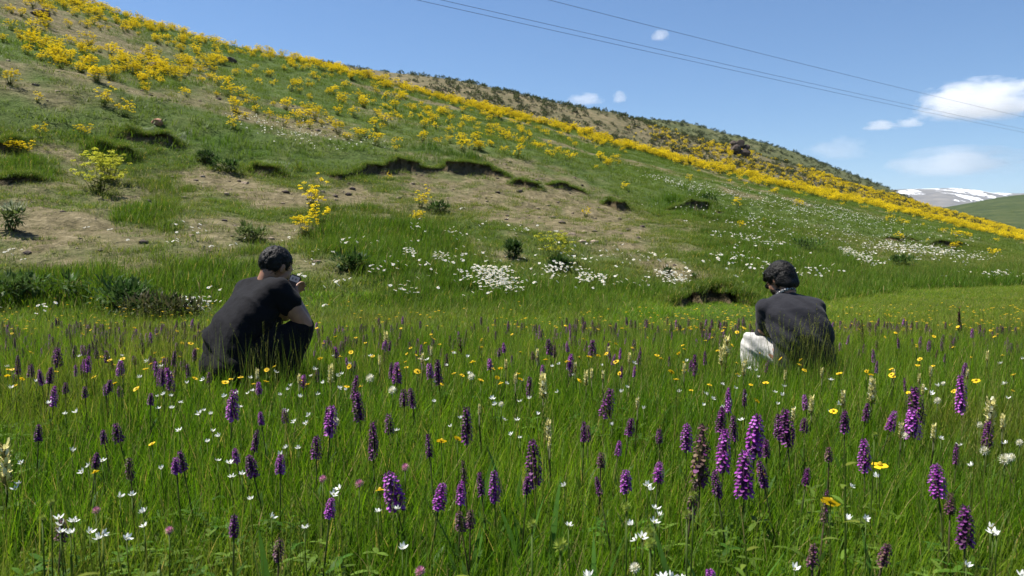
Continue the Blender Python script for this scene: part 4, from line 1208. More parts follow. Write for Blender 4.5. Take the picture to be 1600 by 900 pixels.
# ------------------------------------------------------------------ flowers
G1 = (.050, .095, .016); G2 = (.075, .12, .022)
def orchid_meshes(kind, seed):
    rs = random.Random(seed); random.seed(seed)
    cols = {'violet': [(.17, .022, .19), (.22, .035, .25), (.11, .015, .12), (.32, .09, .36)],
            'dark': [(.065, .012, .066), (.095, .016, .10), (.045, .010, .04), (.15, .03, .16)],
            'faded': [(.075, .035, .045), (.11, .05, .06), (.13, .085, .055), (.10, .025, .09), (.05, .03, .025)]}[kind]
    core = {'violet': (.09, .03, .10), 'dark': (.05, .015, .05), 'faded': (.07, .05, .03)}[kind]
    sp = MB()                                # unit: spike from z=0 to z=1 (scaled later), radius .2
    n = 88
    for i in range(n):
        t = (i + rs.random() * .8) / n
        a = i * 2.39996 + rs.gauss(0, .2)
        prof = min(1, .55 + 2.2 * t) * (1 - max(0, t - .62) * 1.75)
        R = .125 * prof
        c = Vector((math.cos(a) * R * .75, math.sin(a) * R * .75, t * .97 + .01))
        o = Vector((math.cos(a), math.sin(a), .1 + .6 * t)).normalized(); sd = Vector((-math.sin(a), math.cos(a), 0))
        s = (.105 - .045 * t) * (.85 + .35 * rs.random())
        col = rs.choice(cols); v = .8 + .45 * rs.random(); col = tuple(x * v for x in col)
        if kind == 'faded' and rs.random() < .35: s *= .6
        # hood of three tepals over a broad hanging lip, and a bract
        tip = c + o * s * .9
        d2 = (o * .8 - Vector((0, 0, 1)) * .75).normalized()
        light = tuple(min(1, x * 1.35) for x in col)
        lip = c + o * s * .5
        sp.add([lip - sd * s * .18, lip + sd * s * .18, lip + d2 * s * .45 + sd * s * .55, lip + d2 * s * .95 + sd * s * .22, lip + d2 * s * 1.0, lip + d2 * s * .95 - sd * s * .22, lip + d2 * s * .45 - sd * s * .55],
               [(0, 1, 2, 3, 4), (0, 4, 5, 6)], light)
        up = (o * .65 + Vector((0, 0, 1)) * .7).normalized()
        sp.add([c, c + o * s * .45 + sd * s * .42 + up * s * .25, c + up * s * .95 + o * s * .25, c + o * s * .45 - sd * s * .42 + up * s * .25, tip], [(0, 1, 2), (0, 2, 3), (4, 2, 1), (4, 3, 2)], col)
        if i % 3 == 0:
            sp.blade(c - o * s * .3, (o + Vector((0, 0, .5))), s * 1.7, s * .32, .2, (.05, .045, .03) if kind != 'violet' else (.07, .05, .06), 2, side=sd)
    sp.tube([(0, 0, 0), (0, 0, .35), (0, 0, .7), (0, 0, 1.0)], [.05, .072, .058, .012], core, 7)
    st = MB(); st.tube([(0, 0, -.02), (.004, 0, .5), (0, 0, 1.02)], [.011, .010, .008], (.055, .075, .02) if kind != 'faded' else (.07, .06, .03), 6)
    lf = MB(); lf.blade((0, 0, 0), (.35, 0, 1), 1, .15, .55, (.045, .10, .014), 5, prof=lambda t: (math.sin(math.pi * (.12 + .86 * t)) ** .8))
    return sp.mesh('flower_spike', M_PETAL), st.mesh('stem', M_PLANT, True), lf.mesh('leaf', M_PLANT, True)
OM = {k: [orchid_meshes(k, 100 + 10 * j + q) for j in range(n)] for q, (k, n) in enumerate((('violet', 4), ('dark', 4), ('faded', 3)))}

def whole(name, spike, stem, L, H):
    """stem and spike in one mesh, for plants too small to show parts"""
    mb = MB()
    for me, s, z in ((stem, (L * .6 + .1, L * .6 + .1, H), 0), (spike, (L * 1.05, L * 1.05, L), H)):
        co = np.empty(len(me.vertices) * 3); me.vertices.foreach_get('co', co); co = co.reshape(-1, 3) * s + [0, 0, z]
        c = np.empty(len(me.vertices) * 4, np.float32); me.color_attributes['Col'].data.foreach_get('color', c)
        mb.add([tuple(p) for p in co], [tuple(p.vertices) for p in me.polygons], [tuple(q[:3]) for q in c.reshape(-1, 4)])
    return mb.mesh(name, M_PETAL)

REG = []          # every single flower: object, kind of thing, describing words, place
MEN = [(-1.5, 4.6, .42), (1.86, 5.1, .40)]
def clear_of_men(x, y):
    return all(math.hypot(x - a, y - b) > r for a, b, r in MEN)
def zone(x, y):
    """which stretch of meadow, told by what stands there"""
    if y > 5.6: return 'far'
    if x < -.35 * y + .35: return 'phone'
    if x > .18 * y + .15: return 'grey'
    return 'mid'
ZTXT = {'phone': 'in the grass before the man with the phone', 'grey': 'in the grass before the man in the grey shirt',
        'mid': 'in the grass between the two men', 'far': 'in the thin grass beyond the two men'}
KTXT = {'violet': 'bright violet', 'dark': 'dark purple', 'faded': 'faded brownish'}
OTXT = {'violet': 'bright violet orchid spike', 'dark': 'dark purple orchid spike', 'faded': 'faded brownish purple orchid spike'}
NORCH = 0
def orchid(x, y, kind, L, zc, wid=1.0, label=None):
    """L = spike length, zc = height of the spike's middle above the soil"""
    global NORCH
    if not clear_of_men(x, y): return
    g0 = float(ground_h(x, y)); H = max(.05, zc - L / 2)
    sp, st, lf = random.choice(OM[kind])
    e = empty('orchid', (x, y, g0), random.random() * 6.28)
    lean = Vector((random.gauss(0, .11), random.gauss(0, .11)))
    e.rotation_euler.x = lean.x; e.rotation_euler.y = lean.y
    a = link_mesh('stem', st, e); a.scale = (L * .5 + .25, L * .5 + .25, H + L * .1)
    b = link_mesh('flower_spike', sp, e); b.location.z = H; b.scale = (L * wid, L * wid, L)
    if y < 3.6:
        for i in range(3):
            q = link_mesh('leaf', lf, e); q.location.z = H * (.05 + .22 * i); q.rotation_euler = (0, 0, i * 2.3); ll = (.12, .10, .07)[i] * (.85 + .3 * random.random()); q.scale = (ll, ll, ll)
    tag(e, label or OTXT[kind] + ' ' + ZTXT[zone(x, y)], 'orchid', 'purple orchids in the meadow')
    adj = ['tall' if L > .115 else 'short' if L < .07 else '', 'stout' if wid > 1.2 else 'slender' if wid < .9 else '', 'leaning' if lean.length > .11 else '']
    if not label: REG.append((e, 'orchid', ' '.join(a for a in adj + [KTXT[kind]] if a) + ' orchid', x, y, zc))
    NORCH += 1
def from_px(px, top, bot, zc):
    cy = (top + bot) / 2
    x, y = on_level(px, cy, zc)
    return x, y, (bot - top) / FPX * math.hypot(y, CAMZ - zc)
def crop(lst, ox, oy, sc):
    out = []
    for q in lst:
        k = q[4] if len(q) > 4 else None
        out.append((ox + q[0] / sc, oy + q[1] / sc, oy + q[2] / sc, q[3] / sc, k))
    return out
OR = crop([(190, 245, 350, 45, 'violet'), (240, 270, 510, 85, 'faded'), (315, 185, 285, 40), (335, 285, 455, 60, 'violet'), (405, 210, 310, 30), (370, 110, 205, 28), (465, 195, 360, 60), (590, 195, 290, 35), (565, 255, 330, 30),
           (640, 200, 330, 60, 'dark'), (685, 215, 270, 40), (435, 370, 550, 75, 'violet'), (380, 440, 540, 35, 'dark'), (165, 470, 630, 35, 'faded'), (590, 385, 490, 40, 'dark'), (650, 445, 510, 40), (85, 280, 330, 25), (45, 420, 500, 50),
           (940, 325, 450, 45), (850, 190, 275, 35), (970, 195, 275, 40), (905, 170, 240, 28, 'dark'), (1150, 190, 310, 60, 'violet'), (1170, 120, 260, 65, 'dark'), (1345, 70, 215, 48, 'violet'), (1430, 255, 355, 40, 'dark'),
           (1290, 450, 575, 70, 'violet'), (1286, 570, 655, 55, 'faded'), (1355, 615, 770, 65, 'dark'), (915, 715, 800, 50, 'faded'), (705, 765, 830, 45, 'faded'), (735, 530, 660, 35, 'faded'), (415, 870, 940, 80, 'violet'), (230, 5, 80, 25, 'dark'),
           (435, 90, 160, 20, 'dark'), (540, 320, 390, 35, 'dark'), (785, 345, 380, 25, 'faded'), (715, 140, 200, 25), (1305, 350, 430, 25, 'dark'), (1115, 80, 130, 12, 'dark')], 1000, 560, 2.647)
OR += crop([(15, 265, 370, 45, 'violet'), (92, 165, 250, 28), (160, 220, 320, 45), (285, 130, 205, 35, 'violet'), (315, 210, 270, 28), (200, 330, 460, 38), (262, 290, 360, 30, 'dark'), (370, 210, 280, 28), (430, 125, 180, 25), (453, 115, 205, 30),
            (545, 265, 390, 40), (435, 370, 450, 25, 'dark'), (335, 480, 610, 70, 'violet'), (380, 545, 635, 50, 'violet'), (500, 550, 630, 35), (655, 475, 585, 40, 'violet'), (630, 510, 590, 25), (740, 510, 570, 30), (805, 395, 550, 55, 'dark'),
            (1025, 200, 300, 50, 'dark'), (1105, 295, 355, 30), (970, 325, 395, 25), (990, 340, 395, 22, 'dark'), (1075, 390, 440, 25), (1030, 425, 455, 35, 'faded'), (1143, 485, 560, 38, 'violet'), (1115, 530, 585, 22), (875, 40, 95, 28, 'dark'),
            (905, 100, 155, 25), (1000, 40, 95, 35, 'dark'), (710, 60, 95, 30), (940, 55, 85, 30), (780, 170, 240, 25, 'dark'), (560, 460, 540, 25, 'faded'), (210, 35, 65, 40), (95, 60, 100, 22), (655, 80, 105, 20), (800, 95, 120, 35, 'faded'),
            (640, 115, 155, 20), (550, 630, 665, 25, 'faded'), (578, 630, 660, 25, 'faded')], 500, 520, 2.368)
OR += crop([(185, 175, 250, 33, 'violet'), (130, 305, 365, 40), (155, 105, 165, 30), (185, 110, 170, 22), (225, 25, 90, 60), (315, 65, 125, 30, 'violet'), (350, 70, 110, 50), (460, 75, 130, 28, 'violet'), (485, 80, 120, 25), (250, 160, 200, 30), (430, 165, 205, 28),
            (340, 175, 205, 25, 'dark'), (400, 140, 185, 25, 'dark'), (520, 290, 360, 38, 'dark'), (525, 410, 490, 35, 'faded'), (775, 385, 460, 35, 'dark'), (710, 425, 475, 40), (700, 100, 190, 35, 'violet'), (615, 110, 175, 25), (648, 105, 160, 22, 'dark'),
            (885, 160, 275, 40, 'violet'), (905, 225, 285, 30), (940, 310, 390, 28), (960, 390, 440, 35), (1055, 390, 470, 45), (1085, 410, 480, 40, 'violet'), (1230, 340, 420, 40, 'dark'), (1055, 250, 300, 35), (1145, 240, 290, 45, 'dark'), (1245, 240, 310, 18),
            (900, 610, 690, 33, 'dark'), (195, 680, 760, 45, 'faded'), (1235, 590, 650, 30), (1060, 740, 800, 35, 'faded'), (320, 415, 470, 50, 'dark'), (440, 310, 360, 30, 'dark'), (495, 165, 200, 28, 'dark'), (580, 190, 230, 22, 'dark'), (660, 35, 90, 18),
            (740, 20, 50, 18), (540, 55, 90, 22), (585, 60, 90, 15), (110, 85, 130, 45), (70, 50, 120, 20), (10, 90, 130, 20), (350, 10, 50, 35), (410, 25, 60, 25), (440, 35, 80, 35), (200, 20, 80, 30), (815, 120, 160, 20), (1180, 120, 165, 28), (1020, 145, 190, 25)], 0, 540, 2.5)
OWN = {(1090, 'faded'): 'largest faded orchid spike, thick and brown, towering over its violet neighbours',
       (1164, 'violet'): 'vivid violet orchid with a yellow buttercup touching its flank',
       (1487, 'violet'): 'violet orchid standing over a paler withered spike',
       (1508, 'violet'): 'slender violet orchid beside a small buttercup, past the cream flower spike'}
for px, tp, bt, w, k in OR:
    k = k or random.choice(('violet', 'violet', 'dark', 'dark', 'dark'))
    zc = .275 + random.uniform(-.02, .05)
    x, y, L = from_px(px, tp, bt, zc)
    L = min(max(L, .05), .21)
    wid = min(1.4, max(.7, (w / max(bt - tp, 1)) / .37)) * random.uniform(.88, 1.05)
    lab = None
    for (a, kk), tx in OWN.items():
        if abs(px - a) < 3 and k == kk and bt - tp > 40: lab = tx
    orchid(x, y, k, L * 1.05, zc, wid, lab)
# the thinner stand further back
n_ = 0
while NORCH < 290:
    py = 515 + 75 * random.random() ** 1.2; px = random.uniform(-30, 1630)
    if random.random() > (1.0 if px < 330 else .6 if px < 1020 else .18): continue
    zc = random.uniform(.20, .29); x, y = on_level(px, py, zc)
    if y > foot_of(np.array(x), np.array(y)) - .3: continue
    orchid(x, y, random.choice(('violet', 'dark', 'dark', 'dark', 'faded')), random.uniform(.05, .085), zc, random.uniform(.7, 1.05))
FO = [whole('far_orchid', *OM[k][j][:2], .085, .20) for k, j in (('dark', 0), ('faded', 1), ('violet', 1), ('dark', 1), ('dark', 2), ('faded', 2))]
py = 501 + 44 * rng.random(3000) ** 1.3; px = rng.uniform(-40, 1640, 3000)
keep = rng.random(3000) < np.where(px < 330, .85, np.where(px < 1000, .6, .62)) * np.clip(2.2 * vnoise(px / 70, py / 7, 5) - .45, 0, 1.2)
P = []
for a, b in zip(px[keep], py[keep]):
    x, y = on_level(a, b, .22)
    if y < foot_of(np.array(x), np.array(y)) + .2 and clear_of_men(x, y) and y > 5.5: P.append((x, y, float(ground_h(x, y))))
P = np.array(P); n = len(P)
scatter('far_orchids', P, rng.random(n) * 6.28, .45 + .45 * rng.random(n), rng.random(n), FO, 'band of small dark orchids along the far side of the meadow', 'orchids', lean=(rng.random((n, 2)) - .5) * .2)

# ---- star of Bethlehem: six narrow white petals
def star_parts(seed, op):
    rs = random.Random(seed); out = []
    for i in range(6):
        mb = MB(); a = i * 1.0472 + rs.gauss(0, .08); el = op + rs.gauss(0, .15)
        d = Vector((math.cos(a) * math.cos(el), math.sin(a) * math.cos(el), math.sin(el)))
        mb.blade((0, 0, 0), d, .021 * (.9 + .2 * rs.random()), .0085, .35, (.74, .75, .72), 3, side=(-math.sin(a), math.cos(a), 0), cup=.12, prof=lambda t: math.sin(math.pi * (.1 + .86 * t)) ** .7)
        out.append(mb)
    c = MB(); c.tube([(0, 0, -.004), (0, 0, .003), (0, 0, .007)], [.0028, .0034, .0012], (.35, .38, .08), 6)
    return out, c
def petal_mesh(mbs, name): return [m.mesh(name, M_PETAL, True) for m in mbs]
def joined(mbs, name, mat=None):
    mb = MB()
    for m in mbs: mb.add(m.v, m.f, m.c)
    return mb.mesh(name, mat or M_PETAL, True)
STARS = []
for s in range(4):
    ps, c = star_parts(s, .35 + .2 * (s % 2)); STARS.append((petal_mesh(ps, 'petal'), c.mesh('flower_centre', M_PLANT), joined(ps + [c], 'flower_head')))
def stem_mesh(name, col, r=.0016):
    mb = MB(); mb.tube([(0, 0, -.02), (.006, .004, .4), (.0, .0, .8), (0, 0, 1)], [r * 1.3, r * 1.1, r, r], col, 5); return mb.mesh(name, M_PLANT, True)
STEM = stem_mesh('stem', G2); STEMD = stem_mesh('stem', (.05, .06, .02), .0018)
def flower(name, x, y, z, kit, stem, label, cat, group, s=1.0, tilt=.5, split=False):
    if not clear_of_men(x, y): return None
    g0 = float(ground_h(x, y)); H = max(.06, z)
    e = empty(name, (x, y, g0), 0)
    st = link_mesh('stem', stem, e); st.scale = (1, 1, H)
    petals, centre, whole_ = kit
    rot = (random.gauss(.25 * tilt, .5 * tilt), random.gauss(0, .5 * tilt), random.random() * 6.28)
    if split:
        for p in petals:
            q = link_mesh('petal', p, e); q.location.z = H; q.rotation_euler = rot; q.scale = (s, s, s)
        q = link_mesh('flower_centre', centre, e); q.location.z = H; q.rotation_euler = rot; q.scale = (s, s, s)
    else:
        q = link_mesh('flower_head', whole_, e); q.location.z = H; q.rotation_euler = rot; q.scale = (s, s, s)
    big = 'large ' if s > 1.0 else 'small ' if s < .85 else ''
    if not label.startswith(('large', 'wide', 'buttercup')):
        REG.append((e, name, big + ('steeply tilted ' if abs(rot[0]) + abs(rot[1]) > .75 else '') + ('white star flower' if name == 'star_flower' else 'yellow buttercup'), x, y, z))
    return tag(e, label, cat, group)
def pxl(lst, ox, oy, sc): return [(ox + q[0] / sc, oy + q[1] / sc, *(q[2:])) for q in lst]
STARPX = pxl([(280, 400), (345, 455), (320, 478), (80, 445), (70, 525), (400, 437), (630, 467), (810, 370), (895, 447), (905, 497), (945, 487), (980, 580), (1060, 650), (1120, 390), (1165, 393), (468, 570), (515, 563), (560, 630), (563, 685), (495, 735), (230, 655),
          (285, 667), (240, 680), (275, 715), (235, 710), (400, 720), (1190, 695), (855, 350), (795, 260), (705, 235), (665, 212), (255, 275), (615, 215), (640, 205), (970, 195), (1095, 415), (850, 438), (350, 710), (830, 330), (700, 330), (1150, 295), (1195, 300),
          (985, 185), (1135, 165), (1120, 180), (895, 275), (620, 255), (670, 255), (385, 735), (60, 540)], 0, 540, 2.5)
STARPX += pxl([(340, 115), (395, 125), (595, 115), (45, 525), (65, 600), (80, 628), (60, 658), (10, 720), (130, 885), (95, 885), (180, 890), (1350, 850), (1460, 715), (980, 480), (875, 520), (935, 650), (1370, 440), (1320, 355), (640, 855), (560, 140), (440, 150),
           (570, 182), (1580, 895), (855, 650), (270, 150), (345, 195), (30, 505), (1510, 350), (480, 60), (490, 85), (1245, 325), (1450, 690), (1475, 725)], 1000, 560, 2.647)
STARPX += pxl([(740, 258), (805, 300), (835, 235), (775, 253), (680, 317), (730, 320), (705, 370), (740, 383), (285, 355), (270, 630), (285, 635), (305, 780), (215, 645), (1150, 693), (1170, 745), (920, 695), (1080, 330), (1135, 355), (1115, 232), (1135, 213), (935, 180), (905, 555),
           (50, 580), (70, 560), (485, 345), (520, 315), (1045, 140), (690, 205), (995, 880)], 500, 520, 2.368)
for px, py in STARPX:
    z = random.uniform(.215, .27) if py < 800 else random.uniform(.25, .31); x, y = on_level(px, py, z)
    flower('star_flower', x, y, z, random.choice(STARS), STEM, 'white six-petalled star flower ' + ZTXT[zone(x, y)], 'flower', 'white star flowers', .66 + .22 * random.random(), .7, y < 2.6)
for i in range(120):
    py = 560 + 90 * random.random() ** 1.5; px = random.uniform(0, 1600)
    if random.random() > .55 + .45 * (px < 900): continue
    z = random.uniform(.22, .28); x, y = on_level(px, py, z)
    flower('star_flower', x, y, z, random.choice(STARS), STEM, 'white six-petalled star flower ' + ZTXT[zone(x, y)], 'flower', 'white star flowers', .75 + .25 * random.random(), .6)

# ---- buttercups: five broad glossy petals in a cup
def cup_parts(seed, op):
    rs = random.Random(seed); out = []
    for i in range(5):
        mb = MB(); a = i * 1.2566 + rs.gauss(0, .06); el = op + rs.gauss(0, .1)
        d = Vector((math.cos(a) * math.cos(el), math.sin(a) * math.cos(el), math.sin(el)))
        mb.blade((0, 0, 0), d, .0165, .0165, -.5, (.80, .52, .012), 4, side=(-math.sin(a), math.cos(a), 0), cup=.10, prof=lambda t: (.25 + .95 * t) * (1 if t < .8 else .72))
        out.append(mb)
    c = MB(); c.tube([(0, 0, -.002), (0, 0, .004), (0, 0, .0085)], [.0035, .006, .002], (.55, .42, .03), 7)
    return out, c
CUPS = []
for s in range(4):
    ps, c = cup_parts(s, .45 + .25 * (s % 2)); CUPS.append((petal_mesh(ps, 'petal'), c.mesh('flower_centre', M_PLANT), joined(ps + [c], 'flower_head')))
BC = pxl([(480, 160), (800, 200), (992, 432, 60), (788, 578, 70), (495, 455, 45), (1390, 88, 30), (180, 35), (1040, 63), (825, 62), (680, 50), (520, 100), (150, 90), (130, 65)], 1000, 560, 2.647)
BC += pxl([(508, 385, 32), (222, 563, 40), (525, 175), (595, 185, 24), (450, 390), (995, 112, 24), (1030, 102), (1060, 97), (915, 128), (565, 130), (655, 178), (195, 100), (110, 137), (960, 112), (1095, 125), (75, 100), (360, 163), (115, 85)], 500, 520, 2.368)
BC += pxl([(535, 182, 28), (595, 375, 24), (370, 472, 26), (605, 45), (570, 112), (630, 80), (480, 70), (430, 78), (590, 90), (760, 145), (700, 60), (940, 135), (880, 155), (30, 135), (225, 65), (640, 65), (120, 35), (745, 5)], 0, 540, 2.5)
for q in BC:
    px, py = q[:2]; z = random.uniform(.28, .33); x, y = on_level(px, py, z)
    s = min(1.5, max(.75, ((q[2] / 2.6) * y / FPX) / .031)) if len(q) > 2 else random.uniform(.8, 1.1)
    lab = 'yellow buttercup ' + ZTXT[zone(x, y)]
    if abs(px - 1297) < 4: lab = 'large golden buttercup beside a withered orchid spike'
    if abs(px - 1375) < 4: lab = 'wide golden buttercup close to a violet orchid, past the grass heads'
    if abs(px - 1187) < 4: lab = 'buttercup seen edge on against the vivid violet orchid'
    flower('buttercup', x, y, z, random.choice(CUPS), STEM, lab, 'flower', 'yellow buttercups', s, .7, y < 2.9)
for i in range(165):
    py = 512 + 100 * random.random() ** 1.5; px = random.uniform(0, 1600); z = random.uniform(.24, .32); x, y = on_level(px, py, z)
    if y > foot_of(np.array(x), np.array(y)): continue
    flower('buttercup', x, y, z, random.choice(CUPS), STEM, 'yellow buttercup ' + ZTXT[zone(x, y)], 'flower', 'yellow buttercups', random.uniform(.62, .95), .7)
CUPF = []
for k in CUPS:
    me = k[2]; mb = MB(); co = np.empty(len(me.vertices) * 3); me.vertices.foreach_get('co', co); c = np.empty(len(me.vertices) * 4, np.float32); me.color_attributes['Col'].data.foreach_get('color', c)
    mb.add([tuple(p) for p in co.reshape(-1, 3) + [0, 0, .2]], [tuple(p.vertices) for p in me.polygons], [tuple(q[:3]) for q in c.reshape(-1, 4)])
    mb.add([(0, 0, 0), (.003, 0, 0), (0, 0, .2)], [(0, 1, 2)], G2); CUPF.append(mb.mesh('far_buttercup', M_PETAL))
py = 474 + 44 * rng.random(1500); px = rng.uniform(-20, 1620, 1500)
w_ = np.where(px < 340, .35, np.where(px < 1000, .18, .8)) * (.2 + 1.5 * vnoise(px / 45, py / 6, 9))
P = []
for a, b in zip(px[rng.random(1500) < w_], py[rng.random(1500) < w_][:]):
    x, y = on_level(a, b, .18)
    if y < 16 and y < foot_of(np.array(x), np.array(y)) + 1.5: P.append((x, y, float(ground_h(x, y))))
P = np.array(P); n = len(P)
scatter('far_buttercups', P, rng.random(n) * 6.28, .6 + .4 * rng.random(n), rng.random(n), CUPF, 'specks of yellow buttercups on the far meadow edge', 'buttercups')

# ---- cream louseworts: leafy spikes of hooded cream flowers
def cream_meshes(seed):
    rs = random.Random(seed); sp = MB()
    for i in range(34):
        t = i / 34; a = i * 2.4; R = .16 * (1 - .35 * t)
        o = Vector((math.cos(a), math.sin(a), .55)).normalized(); c = Vector((math.cos(a) * R * .4, math.sin(a) * R * .4, t * .95)); sd = Vector((-math.sin(a), math.cos(a), 0))
        v = .8 + .3 * rs.random(); col = (.82 * v, .74 * v, .30 * v) if rs.random() < .8 else (.80, .78, .55)
        s = .20 * (.8 + .4 * rs.random())
        if t < .10 or rs.random() < .08: col = (.20, .17, .05)
        sp.blade(c, o, s, s * .42, .9, col, 3, side=sd, prof=lambda q: .6 + .6 * math.sin(math.pi * q))
        sp.blade(c + Vector((0, 0, -.03)), o + Vector((0, 0, -.5)), s * .7, s * .5, .5, tuple(x * .9 for x in col), 2, side=sd, prof=lambda q: .5 + .5 * math.sin(math.pi * q))
        if i % 2: sp.blade(c, o, s * .95, s * .22, -.2, (.07, .095, .025), 2, side=sd)
    sp.tube([(0, 0, 0), (0, 0, .95)], [.05, .03], (.12, .12, .04), 6)
    return sp.mesh('flower_spike', M_PETAL)
CREAM = [cream_meshes(i) for i in range(3)]
def cream(px, top, bot, label=None, w=1.0):
    zc = random.uniform(.27, .32); x, y, L = from_px(px, top, bot, zc); L = min(max(L, .04), .14)
    if not clear_of_men(x, y): return
    e = empty('cream_lousewort', (x, y, float(ground_h(x, y))), random.random() * 6)
    st = link_mesh('stem', STEMD, e); st.scale = (2, 2, zc - L / 2 + .01)
    q = link_mesh('flower_spike', random.choice(CREAM), e); q.location.z = zc - L / 2; q.scale = (L * w, L * w, L)
    tag(e, label or 'cream flower spike ' + ZTXT[zone(x, y)], 'flower', 'cream flower spikes')
    if not label: REG.append((e, 'cream', ('short ' if L < .05 else 'long ' if L > .08 else '') + 'cream flower spike', x, y, zc))
for q in pxl([(1450, 160, 290), (1215, 265, 330), (1080, 255, 320), (840, 125, 190), (960, 75, 180), (710, 140, 210), (430, 15, 80), (1500, 230, 290)], 1000, 560, 2.647): cream(q[0], q[1], 560 + q[2] / 2.647)
for q in pxl([(40, 130, 200), (825, 160, 250), (985, 155, 210), (845, 315, 390), (590, 260, 300), (245, 0, 60), (1175, 225, 270), (1145, 90, 130), (850, 385, 410)], 500, 520, 2.368): cream(q[0], q[1], 520 + q[2] / 2.368)
cream(8, 680, 752, 'tall cream and ochre flower spike at the edge of the meadow view', .8); cream(402, 580, 598); cream(1135, 528, 560); cream(1128, 545, 575); cream(1240, 628, 650)
for i in range(22): cream(random.uniform(420, 1560), (a := random.uniform(545, 600)), a + 16)

# ---- clovers: round heads
def ball_mesh(seed, cols, r=.012, n=60, name='flower_head'):
    rs = random.Random(seed); mb = MB()
    for i in range(n):
        z = 1 - 2 * (i + .5) / n; a = i * 2.4; q = math.sqrt(1 - z * z); d = Vector((q * math.cos(a), q * math.sin(a), z))
        c = rs.choice(cols); v = .8 + .35 * rs.random()
        mb.blade(d * r * .35, d + Vector((0, 0, .35)), r * .85, r * .34, .25, tuple(x * v for x in c), 2, side=Vector((-math.sin(a), math.cos(a), 0)))
    return mb.mesh(name, M_PETAL)
WC = ball_mesh(1, [(.72, .70, .58), (.65, .62, .42), (.75, .74, .66)]); PC = ball_mesh(2, [(.42, .16, .28), (.5, .24, .36), (.36, .12, .2)]); GB = ball_mesh(3, [(.20, .26, .03), (.28, .32, .05), (.14, .2, .03)])
def clover(px, py, me, label, s, z, name, group):
    x, y = on_level(px, py, z)
    if not clear_of_men(x, y): return
    e = empty(name, (x, y, float(ground_h(x, y))), random.random() * 6)
    st = link_mesh('stem', STEM, e); st.scale = (1.2, 1.2, z)
    q = link_mesh('flower_head', me, e); q.location.z = z; q.scale = (s, s, s)
    tag(e, label, 'flower', group)
    REG.append((e, name, ('large ' if s > 1.3 else 'small ' if s < 1.0 else '') + {'white_clover': 'cream clover head', 'pink_clover': 'pink clover head', 'green_bud': 'round green bud on tall stem'}[name], x, y, z))
for px, py, s in pxl([(1425, 380, 1.35), (1510, 415, 1.6), (1535, 408, 1.2), (1230, 168, 1.4), (1405, 270, 1.1), (1095, 310, 1.1), (1255, 100, .9), (1570, 348, 1.1)], 1000, 560, 2.647) + pxl([(185, 183, 1.9), (268, 224, 1.7), (57, 324, 1.5), (560, 180, 1.6), (670, 265, 1.1), (1165, 850, 1.0)], 500, 520, 2.368):
    x, y = on_level(px, py, .28); clover(px, py, WC, 'round cream clover head ' + ZTXT[zone(x, y)], s, .28, 'white_clover', 'cream clover heads')
for px, py, s in pxl([(145, 540, 1.1), (370, 862, 1.0), (10, 522, 1.0), (315, 483, 1.1)], 500, 520, 2.368) + pxl([(375, 622, .9), (660, 702, .9)], 0, 540, 2.5):
    x, y = on_level(px, py, .29); clover(px, py, PC, 'small pink clover head ' + ZTXT[zone(x, y)], s, .29, 'pink_clover', 'pink clover heads')
for px, py, s, z in pxl([(1135, 622, .8, .50), (785, 685, .8, .52), (890, 765, .95, .55)], 500, 520, 2.368) + pxl([(220, 547, .9, .5), (195, 625, .85, .52), (43, 700, .75, .56), (43, 748, .75, .58), (970, 305, .8, .42)], 1000, 560, 2.647) + pxl([(198, 595, .7, .40), (165, 658, .7, .4)], 0, 540, 2.5):
    x, y = on_level(px, py, z); clover(px, py, GB, 'round yellow green bud on a tall bare stem ' + ZTXT[zone(x, y)], s * 1.0, z, 'green_bud', 'green flower buds')

# ---- dark stalks standing at the back of the meadow, and broad orchid leaves in front
def stalk(px, py0, py1, Y, label, w=.018):
    a = at(px, py0, Y); b = at(px + random.uniform(-3, 3), py1, Y); e = empty('dry_stalk', (a.x, a.y, float(ground_h(a.x, a.y))))
    H = b.z - e.location.z
    mb = MB(); mb.tube([(0, 0, -.02), (.01, 0, H * .5), (b.x - a.x, 0, H)], [.006, .005, .003], (.05, .04, .025), 5); link_mesh('stem', mb.mesh('stem', M_PLANT), e)
    hd = MB()
    for i in range(46):
        t = random.random(); an = random.random() * 6.28
        hd.blade(((b.x - a.x) * (.5 + .5 * t), 0, H * (.45 + .55 * t)), (math.cos(an), math.sin(an), 1.3), .035, w * .7, .3, (.045 + .02 * t, .035, .025), 2)
    link_mesh('seed_head', hd.mesh('seed_head', M_PLANT), e)
    tag(e, label, 'dry stalk', 'dark dry stalks')
stalk(1347, 560, 500, 6.0, 'dark dry stalk in the meadow past the grey shirted man'); stalk(1500, 548, 480, 6.6, 'bushy topped dark stalk standing alone at meadow edge', .03)
stalk(720, 565, 527, 5.2, 'leaning dark stalk between the two men'); stalk(1097, 535, 505, 6.6, 'short dark stalk near the knee of the grey shirted man')
BL = MB(); BL.blade((0, 0, 0), (.08, 0, 1), 1, .055, .22, (.07, .16, .022), 6, prof=lambda t: math.sin(math.pi * (.2 + .78 * t)) ** .8); BLM = BL.mesh('leaf', M_PLANT, True)
for i, (px, tp) in enumerate(((745, 695), (801, 690), (818, 740), (858, 745), (735, 755), (930, 800), (1130, 830), (1380, 800), (420, 790), (1075, 810))):
    z = .32; x, y = on_level(px, tp, z); e = empty('broad_leaf_plant', (x, y, float(ground_h(x, y))), random.random() * 6)
    for j in range(3):
        q = link_mesh('leaf', BLM, e); q.rotation_euler = (0, random.uniform(.0, .3), j * 2.1 + random.random()); s = z * (1 - .18 * j); q.scale = (s * 1.2, s * 1.2, s)
    tag(e, 'clump of broad upright green leaves ' + ZTXT[zone(x, y)], 'plant', 'broad leaved plants')
